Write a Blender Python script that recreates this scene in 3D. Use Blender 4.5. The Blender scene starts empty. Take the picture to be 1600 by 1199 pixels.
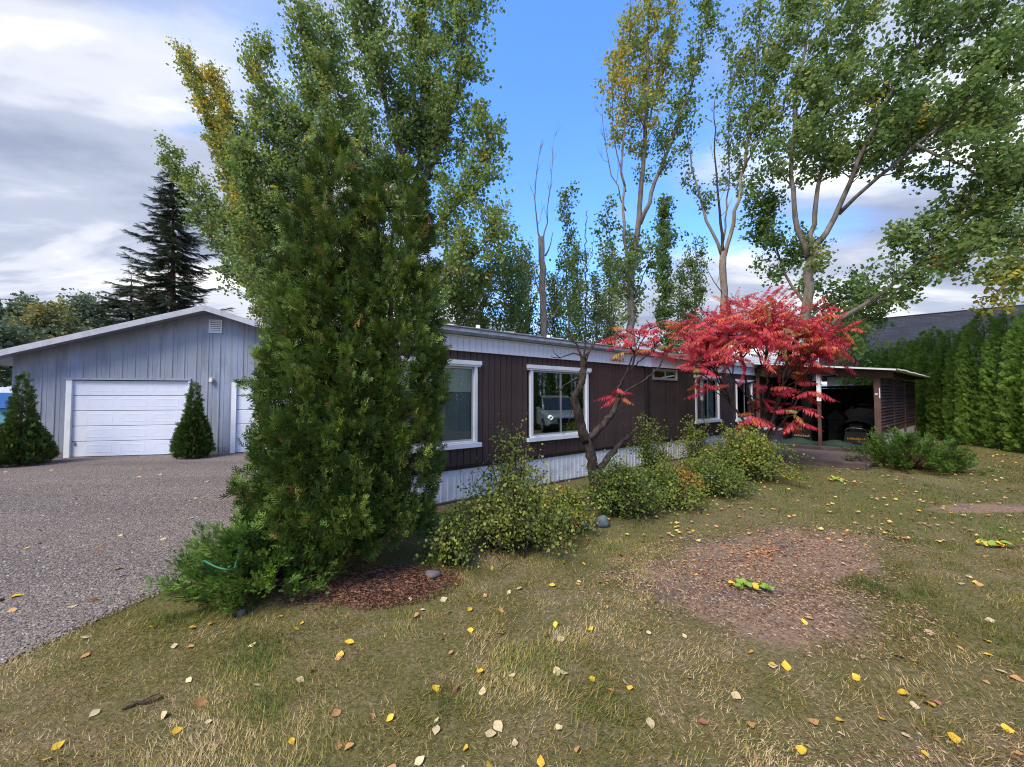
import bpy, math
import numpy as np
from mathutils import Vector, Matrix

SC = bpy.context.scene
COL = SC.collection
R = math.radians

# ------------------------------------------------------------------ camera
F_PX, CX, CY, EYE = 600.0, 800.0, 599.5, 1.70
PITCH = math.atan(20.5 / F_PX)
cam_d = bpy.data.cameras.new('camera')
cam_d.sensor_width = 36.0
cam_d.lens = 36.0 * F_PX / 1600.0
cam_d.clip_start = 0.05
cam_d.clip_end = 3000
cam = bpy.data.objects.new('camera', cam_d)
COL.objects.link(cam)
cam.location = (0, 0, EYE)
cam.rotation_euler = (math.pi / 2 + PITCH, 0, 0)
SC.camera = cam

# ------------------------------------------------------------------ sky, sun, exposure
SUN_DIR = Vector((-0.50, -0.62, 0.95)).normalized()       # towards the sun (veiled by cloud)
sun_d = bpy.data.lights.new('sun', 'SUN')
sun_d.energy = 2.5
sun_d.angle = R(28)
sun_d.color = (1.0, 0.93, 0.83)
sun = bpy.data.objects.new('sun', sun_d)
COL.objects.link(sun)
sun.rotation_euler = SUN_DIR.to_track_quat('Z', 'Y').to_euler()
sun.location = (0, 0, 60)

world = bpy.data.worlds.new('World')
SC.world = world
world.use_nodes = True
def build_sky():
    nt = world.node_tree
    N, L = nt.nodes, nt.links
    N.clear()
    out = N.new('ShaderNodeOutputWorld')
    bg = N.new('ShaderNodeBackground'); bg.inputs['Strength'].default_value = 0.125
    L.new(bg.outputs[0], out.inputs[0])
    sky = N.new('ShaderNodeTexSky'); sky.sky_type = 'NISHITA'; sky.sun_disc = False
    sky.sun_elevation = math.asin(SUN_DIR.z)
    sky.sun_rotation = math.atan2(SUN_DIR.x, SUN_DIR.y)
    sky.air_density = 1.0; sky.dust_density = 0.4; sky.ozone_density = 2.2
    tc = N.new('ShaderNodeTexCoord')
    sep = N.new('ShaderNodeSeparateXYZ'); L.new(tc.outputs['Generated'], sep.inputs[0])
    def mth(op, a, b=None, clamp=False):
        m = N.new('ShaderNodeMath'); m.operation = op; m.use_clamp = clamp
        for i, v in enumerate((a, b)):
            if v is None: continue
            if isinstance(v, (int, float)): m.inputs[i].default_value = v
            else: L.new(v, m.inputs[i])
        return m.outputs[0]
    def ramp(v, stops, interp='EASE'):
        r = N.new('ShaderNodeValToRGB'); r.color_ramp.interpolation = interp
        e = r.color_ramp.elements
        while len(e) < len(stops): e.new(0.5)
        for el, (p, c) in zip(e, stops):
            el.position = p; el.color = (c[0], c[1], c[2], 1) if isinstance(c, tuple) else (c, c, c, 1)
        L.new(v, r.inputs[0]); return r.outputs[0]
    zz = mth('ADD', mth('MAXIMUM', sep.outputs['Z'], 0.0), 0.16)
    u = mth('DIVIDE', sep.outputs['X'], zz)
    v = mth('DIVIDE', sep.outputs['Y'], zz)
    comb = N.new('ShaderNodeCombineXYZ'); L.new(u, comb.inputs[0]); L.new(v, comb.inputs[1])
    def noise(scale, detail, rough, loc, sc=(1, 1, 1), rot=0.0, dist=0.0):
        mp = N.new('ShaderNodeMapping'); L.new(comb.outputs[0], mp.inputs[0])
        mp.inputs['Location'].default_value = loc
        mp.inputs['Scale'].default_value = sc
        mp.inputs['Rotation'].default_value = (0, 0, rot)
        n = N.new('ShaderNodeTexNoise'); L.new(mp.outputs[0], n.inputs['Vector'])
        n.inputs['Scale'].default_value = scale; n.inputs['Detail'].default_value = detail
        n.inputs['Roughness'].default_value = rough; n.inputs['Distortion'].default_value = dist
        return n.outputs['Fac']
    n1 = noise(0.55, 7, 0.52, (3.1, 1.7, 0), (1.0, 1.25, 1), 0.5, 0.4)
    n2 = noise(1.3, 8, 0.55, (7.7, 2.2, 0), (0.75, 1.5, 1), 0.35, 0.5)
    # a broad bank of cloud to the left, open blue sky ahead and to the right
    bank = ramp(mth('ADD', mth('MULTIPLY', sep.outputs['X'], 0.5), 0.5), [(0.0, 1.0), (0.36, 0.92), (0.47, 0.30), (0.56, 0.12), (0.72, 0.36), (0.9, 0.85), (1.0, 1.0)], 'LINEAR')
    low = ramp(sep.outputs['Z'], [(0.0, 1.0), (0.14, 0.85), (0.34, 0.10), (0.6, 0.0), (1.0, 0.30)], 'LINEAR')
    cover = mth('ADD', mth('ADD', mth('MULTIPLY', n1, 0.75), mth('MULTIPLY', n2, 0.35)), mth('ADD', mth('MULTIPLY', bank, 0.36), mth('MULTIPLY', low, 0.22)))
    mask = ramp(cover, [(0.66, 0.0), (0.84, 1.0)])
    n3 = noise(1.0, 7, 0.55, (1.2, 9.4, 0), (0.7, 1.9, 1), 0.45, 0.3)
    cloud_c = ramp(n3, [(0.36, (1.5, 1.75, 2.4)), (0.48, (2.2, 2.45, 3.1)), (0.56, (3.3, 3.45, 3.9)), (0.65, (5.5, 5.45, 5.4))])
    blue = N.new('ShaderNodeMix'); blue.data_type = 'RGBA'; blue.blend_type = 'MULTIPLY'
    blue.inputs[0].default_value = 1.0
    L.new(sky.outputs[0], blue.inputs[6]); blue.inputs[7].default_value = (0.80, 1.22, 1.78, 1)
    mx = N.new('ShaderNodeMix'); mx.data_type = 'RGBA'
    L.new(mask, mx.inputs[0]); L.new(blue.outputs[2], mx.inputs[6]); L.new(cloud_c, mx.inputs[7])
    L.new(mx.outputs[2], bg.inputs['Color'])
build_sky()

vs = SC.view_settings
vs.view_transform = 'Standard'
vs.look = 'None'
vs.gamma = 1.0
vs.use_curve_mapping = False
vs.exposure = 1.06
SC.cycles.use_denoising = True
SC.cycles.denoising_prefilter = 'NONE'
SC.cycles.filter_width = 1.1
SC.cycles.max_bounces = 8
SC.cycles.transparent_max_bounces = 12

# ------------------------------------------------------------------ helpers: places
CP, SP = math.cos(PITCH), math.sin(PITCH)
def ray(px, py):
    a, b = px - CX, -(py - CY)
    return np.array([a, F_PX * CP - b * SP, F_PX * SP + b * CP])
def at(px, py, Y):
    d = ray(px, py); d = d * (Y / d[1]); return np.array([d[0], d[1], d[2] + EYE])
def gp(px, py):
    d = ray(px, py); d = d * (-EYE / d[2]); return np.array([d[0], d[1], 0.0])

# ------------------------------------------------------------------ helpers: objects
def tag(o, label=None, cat=None, group=None, kind=None):
    if label: o['label'] = label
    if cat: o['category'] = cat
    if group: o['group'] = group
    if kind: o['kind'] = kind
    return o
def link(name, me, mat=None, parent=None, loc=None, rot=None, scale=None, **kw):
    if mat is not None and me is not None and not me.materials:
        me.materials.append(mat)
    o = bpy.data.objects.new(name, me)
    COL.objects.link(o)
    if parent is not None: o.parent = parent
    if loc is not None: o.location = [float(c) for c in loc]
    if rot is not None: o.rotation_euler = rot
    if scale is not None: o.scale = scale
    return tag(o, **kw)
def empty(name, loc, rz=0.0, **kw):
    o = bpy.data.objects.new(name, None); COL.objects.link(o)
    o.empty_display_size = 0.2
    o.location = [float(c) for c in loc]; o.rotation_euler = (0, 0, rz)
    return tag(o, **kw)
def mesh(name, v, f, smooth=False):
    me = bpy.data.meshes.new(name)
    me.from_pydata([tuple(map(float, p)) for p in v], [], [tuple(map(int, q)) for q in f])
    if smooth:
        me.polygons.foreach_set('use_smooth', np.ones(len(me.polygons), dtype=bool))
    me.update(); return me
def np_mesh(name, V, loops, starts, tint=None, smooth=False):
    me = bpy.data.meshes.new(name)
    me.vertices.add(len(V)); me.vertices.foreach_set('co', np.ascontiguousarray(V, dtype=np.float32).ravel())
    me.loops.add(len(loops)); me.loops.foreach_set('vertex_index', np.ascontiguousarray(loops, dtype=np.int32))
    me.polygons.add(len(starts)); me.polygons.foreach_set('loop_start', np.ascontiguousarray(starts, dtype=np.int32))
    if smooth: me.polygons.foreach_set('use_smooth', np.ones(len(starts), dtype=bool))
    if tint is not None:
        a = me.attributes.new('tint', 'FLOAT', 'POINT'); a.data.foreach_set('value', np.ascontiguousarray(tint, dtype=np.float32))
    me.update(calc_edges=True); me.validate(); return me
def scatter(name, tv, tf, P, ROT, S, tint=None, smooth=False):
    """many copies of a small template joined into one mesh; ROT is N x 3 x 3 with the local axes as columns"""
    tv = np.asarray(tv, float); N = len(P); k = len(tv)
    S = np.asarray(S, float)
    if S.ndim == 1: S = np.repeat(S[:, None], 3, 1)
    V = np.einsum('nij,nkj->nki', ROT, tv[None] * S[:, None, :]) + np.asarray(P)[:, None, :]
    lt = np.concatenate([np.asarray(q) for q in tf]); ln = np.array([len(q) for q in tf])
    loops = (lt[None] + (np.arange(N) * k)[:, None]).ravel()
    st = np.concatenate([[0], np.cumsum(ln)[:-1]])
    starts = (st[None] + (np.arange(N) * len(lt))[:, None]).ravel()
    tt = None if tint is None else np.repeat(tint, k)
    return np_mesh(name, V.reshape(-1, 3), loops, starts, tt, smooth)
def nrm(a):
    return a / np.maximum(np.linalg.norm(a, axis=-1, keepdims=True), 1e-9)
def frames(yaxis, hint):
    """rotation matrices whose local y is yaxis and whose local z is as near as possible to hint"""
    y = nrm(yaxis); x = nrm(np.cross(y, hint)); z = np.cross(x, y)
    return np.stack([x, y, z], axis=2)
def box(name, x0, x1, y0, y1, z0, z1, bev=0.0):
    if bev <= 0:
        v = [(x, y, z) for z in (z0, z1) for y in (y0, y1) for x in (x0, x1)]
        f = [(0, 2, 3, 1), (4, 5, 7, 6), (0, 1, 5, 4), (2, 6, 7, 3), (0, 4, 6, 2), (1, 3, 7, 5)]
        return mesh(name, v, f)
    b = min(bev, (x1 - x0) / 3, (y1 - y0) / 3, (z1 - z0) / 3)
    import bmesh
    bm = bmesh.new()
    vv = [bm.verts.new((x, y, z)) for z in (z0, z1) for y in (y0, y1) for x in (x0, x1)]
    for q in [(0, 2, 3, 1), (4, 5, 7, 6), (0, 1, 5, 4), (2, 6, 7, 3), (0, 4, 6, 2), (1, 3, 7, 5)]:
        bm.faces.new([vv[i] for i in q])
    bmesh.ops.bevel(bm, geom=list(bm.edges), offset=b, segments=1, affect='EDGES')
    me = bpy.data.meshes.new(name); bm.to_mesh(me); bm.free(); return me
def multi_box(name, boxes):
    v, f = [], []
    for (x0, x1, y0, y1, z0, z1) in boxes:
        b = len(v)
        v += [(x, y, z) for z in (z0, z1) for y in (y0, y1) for x in (x0, x1)]
        f += [tuple(i + b for i in q) for q in [(0, 2, 3, 1), (4, 5, 7, 6), (0, 1, 5, 4), (2, 6, 7, 3), (0, 4, 6, 2), (1, 3, 7, 5)]]
    return mesh(name, v, f)
def strip(name, prof, zb, zt):
    """closed vertical prism over a plan profile; zb, zt are heights or functions of x"""
    n = len(prof)
    fb = zb if callable(zb) else (lambda x: zb)
    ft = zt if callable(zt) else (lambda x: zt)
    v = [(x, y, fb(x)) for x, y in prof] + [(x, y, ft(x)) for x, y in prof]
    f = [tuple(range(n))[::-1], tuple(range(n, 2 * n))]
    f += [(i, (i + 1) % n, n + (i + 1) % n, n + i) for i in range(n)]
    return mesh(name, v, f)
def extrude_y(name, prof, y0, y1):
    n = len(prof)
    v = [(x, y0, z) for x, z in prof] + [(x, y1, z) for x, z in prof]
    f = [tuple(range(n)), tuple(range(n, 2 * n))[::-1]] + [(i, n + i, n + (i + 1) % n, (i + 1) % n) for i in range(n)]
    return mesh(name, v, f)
def extrude_x(name, prof, x0, x1):
    n = len(prof)
    v = [(x0, y, z) for y, z in prof] + [(x1, y, z) for y, z in prof]
    f = [tuple(range(n))[::-1], tuple(range(n, 2 * n))] + [(i, (i + 1) % n, n + (i + 1) % n, n + i) for i in range(n)]
    return mesh(name, v, f)
def tubes(name, lines, sides=6, rough=0.0, seed=0, smooth=True):
    """lines: list of (points Nx3, radii N)"""
    rng = np.random.default_rng(seed)
    V, loops, starts = [], [], []
    base = 0; ls = 0
    ang = np.linspace(0, 2 * np.pi, sides, endpoint=False)
    for pts, rad in lines:
        pts = np.asarray(pts, float); n = len(pts)
        rad = np.broadcast_to(np.asarray(rad, float), (n,))
        tan = nrm(np.gradient(pts, axis=0))
        ref = np.array([0.13, 0.97, 0.21]) if abs(tan[0] @ np.array([0.13, 0.97, 0.21])) < 0.9 else np.array([1.0, 0, 0])
        a = nrm(np.cross(tan, ref)); b = np.cross(tan, a)
        rr = rad[:, None] * (1 + rough * rng.uniform(-1, 1, (n, sides)))
        ring = pts[:, None, :] + rr[..., None] * (np.cos(ang)[None, :, None] * a[:, None, :] + np.sin(ang)[None, :, None] * b[:, None, :])
        V.append(ring.reshape(-1, 3))
        i, j = np.meshgrid(np.arange(n - 1), np.arange(sides), indexing='ij')
        j2 = (j + 1) % sides
        q = np.stack([i * sides + j, i * sides + j2, (i + 1) * sides + j2, (i + 1) * sides + j], -1).reshape(-1) + base
        loops.append(q); nq = (n - 1) * sides
        starts.append(ls + np.arange(nq) * 4); ls += nq * 4
        for cap in (np.arange(sides)[::-1] + base, np.arange(sides) + base + (n - 1) * sides):
            loops.append(cap); starts.append(np.array([ls])); ls += sides
        base += n * sides
    return np_mesh(name, np.concatenate(V), np.concatenate(loops), np.concatenate(starts), None, smooth)
def resample(pts, step, wob=0.0, rng=None):
    """smooth (Catmull-Rom) resampling of a polyline"""
    p = np.asarray(pts, float)
    q = np.vstack([2 * p[0] - p[1], p, 2 * p[-1] - p[-2]])
    out = []
    for i in range(1, len(q) - 2):
        L = np.linalg.norm(q[i + 1] - q[i]); k = max(2, int(L / step))
        for t in np.linspace(0, 1, k, endpoint=False):
            a, b, c, d = q[i - 1], q[i], q[i + 1], q[i + 2]
            out.append(0.5 * ((2 * b) + (c - a) * t + (2 * a - 5 * b + 4 * c - d) * t * t + (3 * b - a - 3 * c + d) * t ** 3))
    out.append(p[-1]); out = np.array(out)
    if wob and rng is not None:
        n = rng.normal(0, wob, out.shape); n[0] = 0; out = out + n
    return out
def vnoise(x, y, seed=0):
    rng = np.random.default_rng(seed); T = rng.random((64, 64))
    xi, yi = np.floor(x).astype(int), np.floor(y).astype(int)
    fx, fy = x - xi, y - yi
    fx = fx * fx * (3 - 2 * fx); fy = fy * fy * (3 - 2 * fy)
    g = lambda a, b: T[a % 64, b % 64]
    return (g(xi, yi) * (1 - fx) + g(xi + 1, yi) * fx) * (1 - fy) + (g(xi, yi + 1) * (1 - fx) + g(xi + 1, yi + 1) * fx) * fy
def fbm(x, y, seed=0):
    return 0.5 * vnoise(x, y, seed) + 0.3 * vnoise(x * 2.1 + 5, y * 2.1, seed + 1) + 0.2 * vnoise(x * 4.3, y * 4.3 + 9, seed + 2)

# ------------------------------------------------------------------ helpers: materials
class NT:
    def __init__(s, name):
        s.m = bpy.data.materials.new(name); s.m.use_nodes = True
        s.nt = s.m.node_tree; s.N = s.nt.nodes; s.L = s.nt.links
        s.p = s.N['Principled BSDF']
        s.tc = s.N.new('ShaderNodeTexCoord')
    def noise(s, scale, detail=5, rough=0.55, src='Object', sc=(1, 1, 1), out='Fac', dist=0.0, loc=(0, 0, 0)):
        mp = s.N.new('ShaderNodeMapping'); s.L.new(s.tc.outputs[src] if isinstance(src, str) else src, mp.inputs[0])
        mp.inputs['Scale'].default_value = sc; mp.inputs['Location'].default_value = loc
        n = s.N.new('ShaderNodeTexNoise'); s.L.new(mp.outputs[0], n.inputs['Vector'])
        n.inputs['Scale'].default_value = scale; n.inputs['Detail'].default_value = detail
        n.inputs['Roughness'].default_value = rough; n.inputs['Distortion'].default_value = dist
        return n.outputs[out]
    def ramp(s, v, stops, interp='LINEAR'):
        r = s.N.new('ShaderNodeValToRGB'); r.color_ramp.interpolation = interp
        e = r.color_ramp.elements
        while len(e) < len(stops): e.new(0.5)
        for el, (p, c) in zip(e, stops):
            el.position = p; el.color = (*c, 1) if isinstance(c, tuple) else (c, c, c, 1)
        s.L.new(v, r.inputs[0]); return r.outputs[0]
    def mix(s, fac, a, b, mode='MIX'):
        m = s.N.new('ShaderNodeMix'); m.data_type = 'RGBA'; m.blend_type = mode
        for i, v in ((0, fac), (6, a), (7, b)):
            if isinstance(v, (int, float)): m.inputs[i].default_value = v
            elif isinstance(v, tuple): m.inputs[i].default_value = (*v, 1)
            else: s.L.new(v, m.inputs[i])
        return m.outputs[2]
    def math(s, op, a, b=None, clamp=False):
        m = s.N.new('ShaderNodeMath'); m.operation = op; m.use_clamp = clamp
        for i, v in enumerate((a, b)):
            if v is None: continue
            if isinstance(v, (int, float)): m.inputs[i].default_value = v
            else: s.L.new(v, m.inputs[i])
        return m.outputs[0]
    def bump(s, h, strength=0.3, dist=0.02):
        b = s.N.new('ShaderNodeBump'); b.inputs['Strength'].default_value = strength; b.inputs['Distance'].default_value = dist
        s.L.new(h, b.inputs['Height']); s.L.new(b.outputs[0], s.p.inputs['Normal']); return b.outputs[0]
    def color(s, c):
        if isinstance(c, tuple): s.p.inputs['Base Color'].default_value = (*c, 1)
        else: s.L.new(c, s.p.inputs['Base Color'])
    def set(s, rough=0.6, spec=0.3, metal=0.0):
        s.p.inputs['Roughness'].default_value = rough; s.p.inputs['Specular IOR Level'].default_value = spec
        s.p.inputs['Metallic'].default_value = metal
    def attr(s, name='tint'):
        a = s.N.new('ShaderNodeAttribute'); a.attribute_name = name; return a.outputs['Fac']
    def objrand(s):
        return s.N.new('ShaderNodeObjectInfo').outputs['Random']

def paint(name, c, rough=0.6, spec=0.3, var=0.18, scale=3.0, dirt=None, bump=0.0, bscale=60, metal=0.0, sc=(1, 1, 1), orand=0.0):
    n = NT(name); n.set(rough, spec, metal)
    lo = tuple(x * (1 - var) for x in c); hi = tuple(min(1, x * (1 + var)) for x in c)
    col = n.ramp(n.noise(scale, 6, 0.6, sc=sc), [(0.3, lo), (0.7, hi)])
    if dirt:
        d, amt, dscale = dirt
        msk = n.ramp(n.noise(dscale, 8, 0.65, sc=sc, loc=(4, 2, 7)), [(0.48, 0.0), (0.72, amt)])
        col = n.mix(msk, col, d)
    if orand:
        k = n.ramp(n.objrand(), [(0, 1 - orand), (1, 1.0)])
        col = n.mix(1.0, col, k, 'MULTIPLY')
    n.color(col)
    if bump: n.bump(n.noise(bscale, 6, 0.6, sc=sc), bump, 0.01)
    return n.m

def leaf_mat(name, stops, trans=0.35, rough=0.55, spec=0.25, objrandom=False, noise_amt=0.0):
    n = NT(name); n.set(rough, spec)
    v = n.objrand() if objrandom else n.attr()
    if noise_amt:
        v = n.math('ADD', v, n.math('MULTIPLY', n.math('SUBTRACT', n.noise(25, 3), 0.5), noise_amt), True)
    col = n.ramp(v, stops); n.color(col)
    if trans:
        tr = n.N.new('ShaderNodeBsdfTranslucent'); n.L.new(n.mix(1.0, col, (1.0, 1.0, 0.75), 'MULTIPLY'), tr.inputs[0])
        mx = n.N.new('ShaderNodeMixShader'); mx.inputs[0].default_value = trans
        n.L.new(n.p.outputs[0], mx.inputs[1]); n.L.new(tr.outputs[0], mx.inputs[2])
        n.L.new(mx.outputs[0], n.N['Material Output'].inputs[0])
    return n.m

M = {}
M['poplar'] = leaf_mat('poplar leaves', [(0.0, (0.068, 0.130, 0.038)), (0.35, (0.145, 0.235, 0.072)), (0.65, (0.25, 0.33, 0.105)), (0.82, (0.40, 0.38, 0.085)), (0.92, (0.58, 0.45, 0.07)), (1.0, (0.62, 0.36, 0.04))], 0.52)
M['conifer'] = leaf_mat('arborvitae sprays', [(0.0, (0.030, 0.052, 0.012)), (0.4, (0.080, 0.132, 0.024)), (0.72, (0.180, 0.265, 0.042)), (0.90, (0.29, 0.33, 0.06)), (1.0, (0.28, 0.16, 0.05))], 0.14)
M['hedge'] = leaf_mat('hedge sprays', [(0.0, (0.075, 0.140, 0.024)), (0.5, (0.145, 0.255, 0.040)), (0.85, (0.20, 0.32, 0.05)), (1.0, (0.27, 0.28, 0.07))], 0.28)
M['juniper'] = leaf_mat('juniper sprays', [(0.0, (0.036, 0.080, 0.016)), (0.5, (0.092, 0.180, 0.030)), (1.0, (0.17, 0.28, 0.045))], 0.25)
M['spruce'] = leaf_mat('spruce needles', [(0.0, (0.030, 0.046, 0.034)), (0.6, (0.055, 0.080, 0.052)), (1.0, (0.085, 0.105, 0.06))], 0.15)
M['shrub'] = leaf_mat('shrub leaves', [(0.0, (0.075, 0.120, 0.028)), (0.4, (0.175, 0.245, 0.055)), (0.75, (0.34, 0.38, 0.070)), (0.9, (0.50, 0.42, 0.07)), (1.0, (0.54, 0.20, 0.05))], 0.45)
M['blue_green'] = leaf_mat('distant leaves', [(0.0, (0.085, 0.125, 0.085)), (0.5, (0.15, 0.20, 0.12)), (0.8, (0.28, 0.26, 0.10)), (1.0, (0.46, 0.34, 0.06))], 0.35)
M['sumac'] = leaf_mat('sumac leaves', [(0.0, (0.40, 0.026, 0.055)), (0.45, (0.58, 0.055, 0.085)), (0.74, (0.67, 0.110, 0.09)), (0.89, (0.68, 0.21, 0.07)), (0.95, (0.46, 0.29, 0.07)), (1.0, (0.16, 0.26, 0.06))], 0.38, objrandom=True, noise_amt=0.3)
M['sumac_mass'] = leaf_mat('sumac leaf mass', [(0.0, (0.40, 0.026, 0.055)), (0.45, (0.58, 0.055, 0.085)), (0.82, (0.67, 0.110, 0.09)), (0.95, (0.68, 0.21, 0.07)), (1.0, (0.42, 0.28, 0.07))], 0.38)
M['grass'] = leaf_mat('grass blades', [(0.0, (0.075, 0.135, 0.026)), (0.3, (0.170, 0.220, 0.042)), (0.55, (0.34, 0.285, 0.080)), (0.8, (0.52, 0.375, 0.150)), (1.0, (0.66, 0.51, 0.29))], 0.28, 0.6, 0.15)
M['straw'] = leaf_mat('dead grass', [(0.0, (0.14, 0.082, 0.052)), (0.5, (0.31, 0.200, 0.128)), (1.0, (0.50, 0.37, 0.26))], 0.1, 0.8, 0.1)
M['needle_litter'] = leaf_mat('needle litter', [(0.0, (0.09, 0.04, 0.028)), (0.6, (0.21, 0.095, 0.062)), (1.0, (0.34, 0.20, 0.12))], 0.1, 0.8, 0.1)
M['gravel_stone'] = leaf_mat('gravel stones', [(0.0, (0.065, 0.054, 0.046)), (0.5, (0.195, 0.160, 0.138)), (0.9, (0.36, 0.31, 0.275)), (1.0, (0.50, 0.46, 0.42))], 0.0, 0.85, 0.2)
def fallen_mat(name, a, b):
    n = NT(name); n.set(0.6, 0.25)
    c = n.ramp(n.noise(60, 4), [(0.3, a), (0.7, b)])
    c = n.mix(n.ramp(n.noise(3.2, 5, 0.7, loc=(2, 7, 1)), [(0.56, 0.0), (0.68, 0.75)]), c, tuple(q * 0.42 for q in a))
    c = n.mix(1.0, c, n.ramp(n.objrand(), [(0, 0.75), (1, 1.05)]), 'MULTIPLY'); n.color(c)
    return n.m
M['leaf_yellow'] = fallen_mat('yellow fallen leaf', (0.62, 0.38, 0.03), (0.78, 0.52, 0.05))
M['leaf_cream'] = fallen_mat('pale fallen leaf', (0.52, 0.40, 0.22), (0.68, 0.54, 0.30))
M['leaf_tan'] = fallen_mat('tan fallen leaf', (0.42, 0.20, 0.08), (0.60, 0.33, 0.13))
M['leaf_red'] = fallen_mat('russet fallen leaf', (0.26, 0.09, 0.06), (0.40, 0.17, 0.11))
M['leaf_green'] = fallen_mat('green fallen leaf', (0.16, 0.30, 0.04), (0.30, 0.42, 0.06))

M['bark'] = paint('grey poplar bark', (0.165, 0.142, 0.120), 0.9, 0.1, 0.5, 5, ((0.055, 0.047, 0.040), 0.9, 9), 1.0, 14, sc=(1, 1, 0.3))
M['bark_pale'] = paint('pale dead bark', (0.25, 0.205, 0.17), 0.9, 0.1, 0.4, 5, ((0.09, 0.07, 0.06), 0.8, 9), 0.9, 16, sc=(1, 1, 0.25))
M['bark_dark'] = paint('dark gnarled bark', (0.045, 0.034, 0.028), 0.92, 0.08, 0.6, 16, ((0.11, 0.09, 0.075), 0.6, 24), 1.0, 36, sc=(1, 1, 0.45))
M['bark_conifer'] = paint('red brown conifer bark', (0.11, 0.065, 0.045), 0.9, 0.1, 0.4, 8, None, 0.8, 25, sc=(1, 1, 0.3))
M['twig'] = paint('thin twig bark', (0.14, 0.105, 0.085), 0.85, 0.1, 0.3, 8)

M['brown_siding'] = paint('brown painted siding', (0.072, 0.044, 0.040), 0.55, 0.3, 0.2, 2.0, ((0.105, 0.080, 0.070), 0.55, 5), 0.08, 120, orand=0.16)
M['brown_panel'] = paint('dark brown panel', (0.052, 0.036, 0.034), 0.6, 0.25, 0.2, 2.0, ((0.085, 0.068, 0.060), 0.45, 4), 0.06, 100)
M['brown_dark'] = paint('blackish brown trim', (0.018, 0.013, 0.013), 0.6, 0.25, 0.2, 3)
M['white_paint'] = paint('white painted metal', (0.74, 0.75, 0.78), 0.45, 0.35, 0.04, 3, ((0.50, 0.49, 0.47), 0.45, 4), 0.05, 60, sc=(1, 1, 0.4))
M['fascia_white'] = paint('white fascia metal', (0.66, 0.66, 0.69), 0.5, 0.3, 0.05, 3, ((0.42, 0.40, 0.38), 0.55, 5), 0.04, 60, sc=(1, 1, 0.3), orand=0.05)
M['skirt_white'] = paint('white skirting metal', (0.74, 0.75, 0.77), 0.5, 0.3, 0.06, 3, ((0.34, 0.30, 0.26), 0.6, 3.5), 0.05, 60, orand=0.08)
M['gutter'] = paint('slate gutter paint', (0.145, 0.165, 0.19), 0.45, 0.35, 0.2, 4, ((0.30, 0.31, 0.33), 0.5, 6))
M['home_roof'] = paint('weathered pale roof coating', (0.42, 0.415, 0.42), 0.8, 0.15, 0.2, 5, ((0.22, 0.21, 0.20), 0.8, 9), 0.3, 40)
M['aluminium'] = paint('aluminium sash', (0.42, 0.43, 0.45), 0.4, 0.4, 0.08, 6, None, 0, 1, 0.6)
M['cream_blind'] = paint('cream roller blind', (0.78, 0.74, 0.62), 0.8, 0.1, 0.05, 3)
M['grey_curtain'] = paint('grey curtain', (0.27, 0.28, 0.30), 0.85, 0.1, 0.1, 3)
M['pale_curtain'] = paint('pale curtain', (0.72, 0.72, 0.73), 0.85, 0.1, 0.08, 4)
M['interior'] = paint('dim room', (0.03, 0.03, 0.032), 0.9, 0.1, 0.2, 2)
M['body_dark'] = paint('wall core', (0.05, 0.04, 0.04), 0.9, 0.1, 0.2, 2)
def glass_mat():
    n = NT('window glass')
    gl = n.N.new('ShaderNodeBsdfGlossy'); gl.inputs['Roughness'].default_value = 0.02; gl.inputs[0].default_value = (0.9, 0.95, 1, 1)
    tr = n.N.new('ShaderNodeBsdfTransparent'); tr.inputs[0].default_value = (0.80, 0.84, 0.84, 1)
    lw = n.N.new('ShaderNodeFresnel'); lw.inputs[0].default_value = 1.55
    f = n.math('ADD', n.math('MULTIPLY', lw.outputs[0], 0.75), 0.01, True)
    mx = n.N.new('ShaderNodeMixShader'); n.L.new(f, mx.inputs[0]); n.L.new(tr.outputs[0], mx.inputs[1]); n.L.new(gl.outputs[0], mx.inputs[2])
    n.L.new(mx.outputs[0], n.N['Material Output'].inputs[0]); return n.m
M['glass'] = glass_mat()
def garage_metal():
    n = NT('blue grey ribbed metal'); n.set(0.5, 0.3)
    c = n.ramp(n.noise(0.9, 6, 0.6, sc=(1, 1, 0.5)), [(0.3, (0.245, 0.268, 0.315)), (0.7, (0.315, 0.335, 0.38))])
    c = n.mix(n.ramp(n.noise(2.3, 9, 0.7, sc=(1.4, 1, 0.35), loc=(3, 1, 2)), [(0.5, 0.0), (0.72, 0.65)]), c, (0.135, 0.14, 0.17))
    c = n.mix(1.0, c, n.ramp(n.objrand(), [(0, (0.86, 0.87, 0.90)), (0.7, (1.0, 1.0, 1.0)), (1, (0.96, 1.06, 1.18))]), 'MULTIPLY')
    sp = n.N.new('ShaderNodeSeparateXYZ'); n.L.new(n.tc.outputs['Object'], sp.inputs[0])
    splash = n.math('SUBTRACT', n.math('MULTIPLY', n.noise(7, 6, 0.7, sc=(1, 1, 0.6)), 0.9), n.math('MULTIPLY', sp.outputs['Z'], 1.3))
    c = n.mix(n.ramp(splash, [(0.12, 0.0), (0.42, 0.7)]), c, (0.12, 0.10, 0.09))
    n.color(c); n.bump(n.noise(6, 3), 0.05, 0.02); return n.m
M['garage_metal'] = garage_metal()
M['garage_trim'] = paint('pale grey roof metal', (0.44, 0.45, 0.48), 0.5, 0.35, 0.1, 2, ((0.26, 0.25, 0.25), 0.7, 5), 0.03, 30)
M['door_white'] = paint('white garage door', (0.70, 0.72, 0.78), 0.42, 0.35, 0.03, 2, ((0.55, 0.56, 0.60), 0.4, 4), 0.03, 80)
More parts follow.
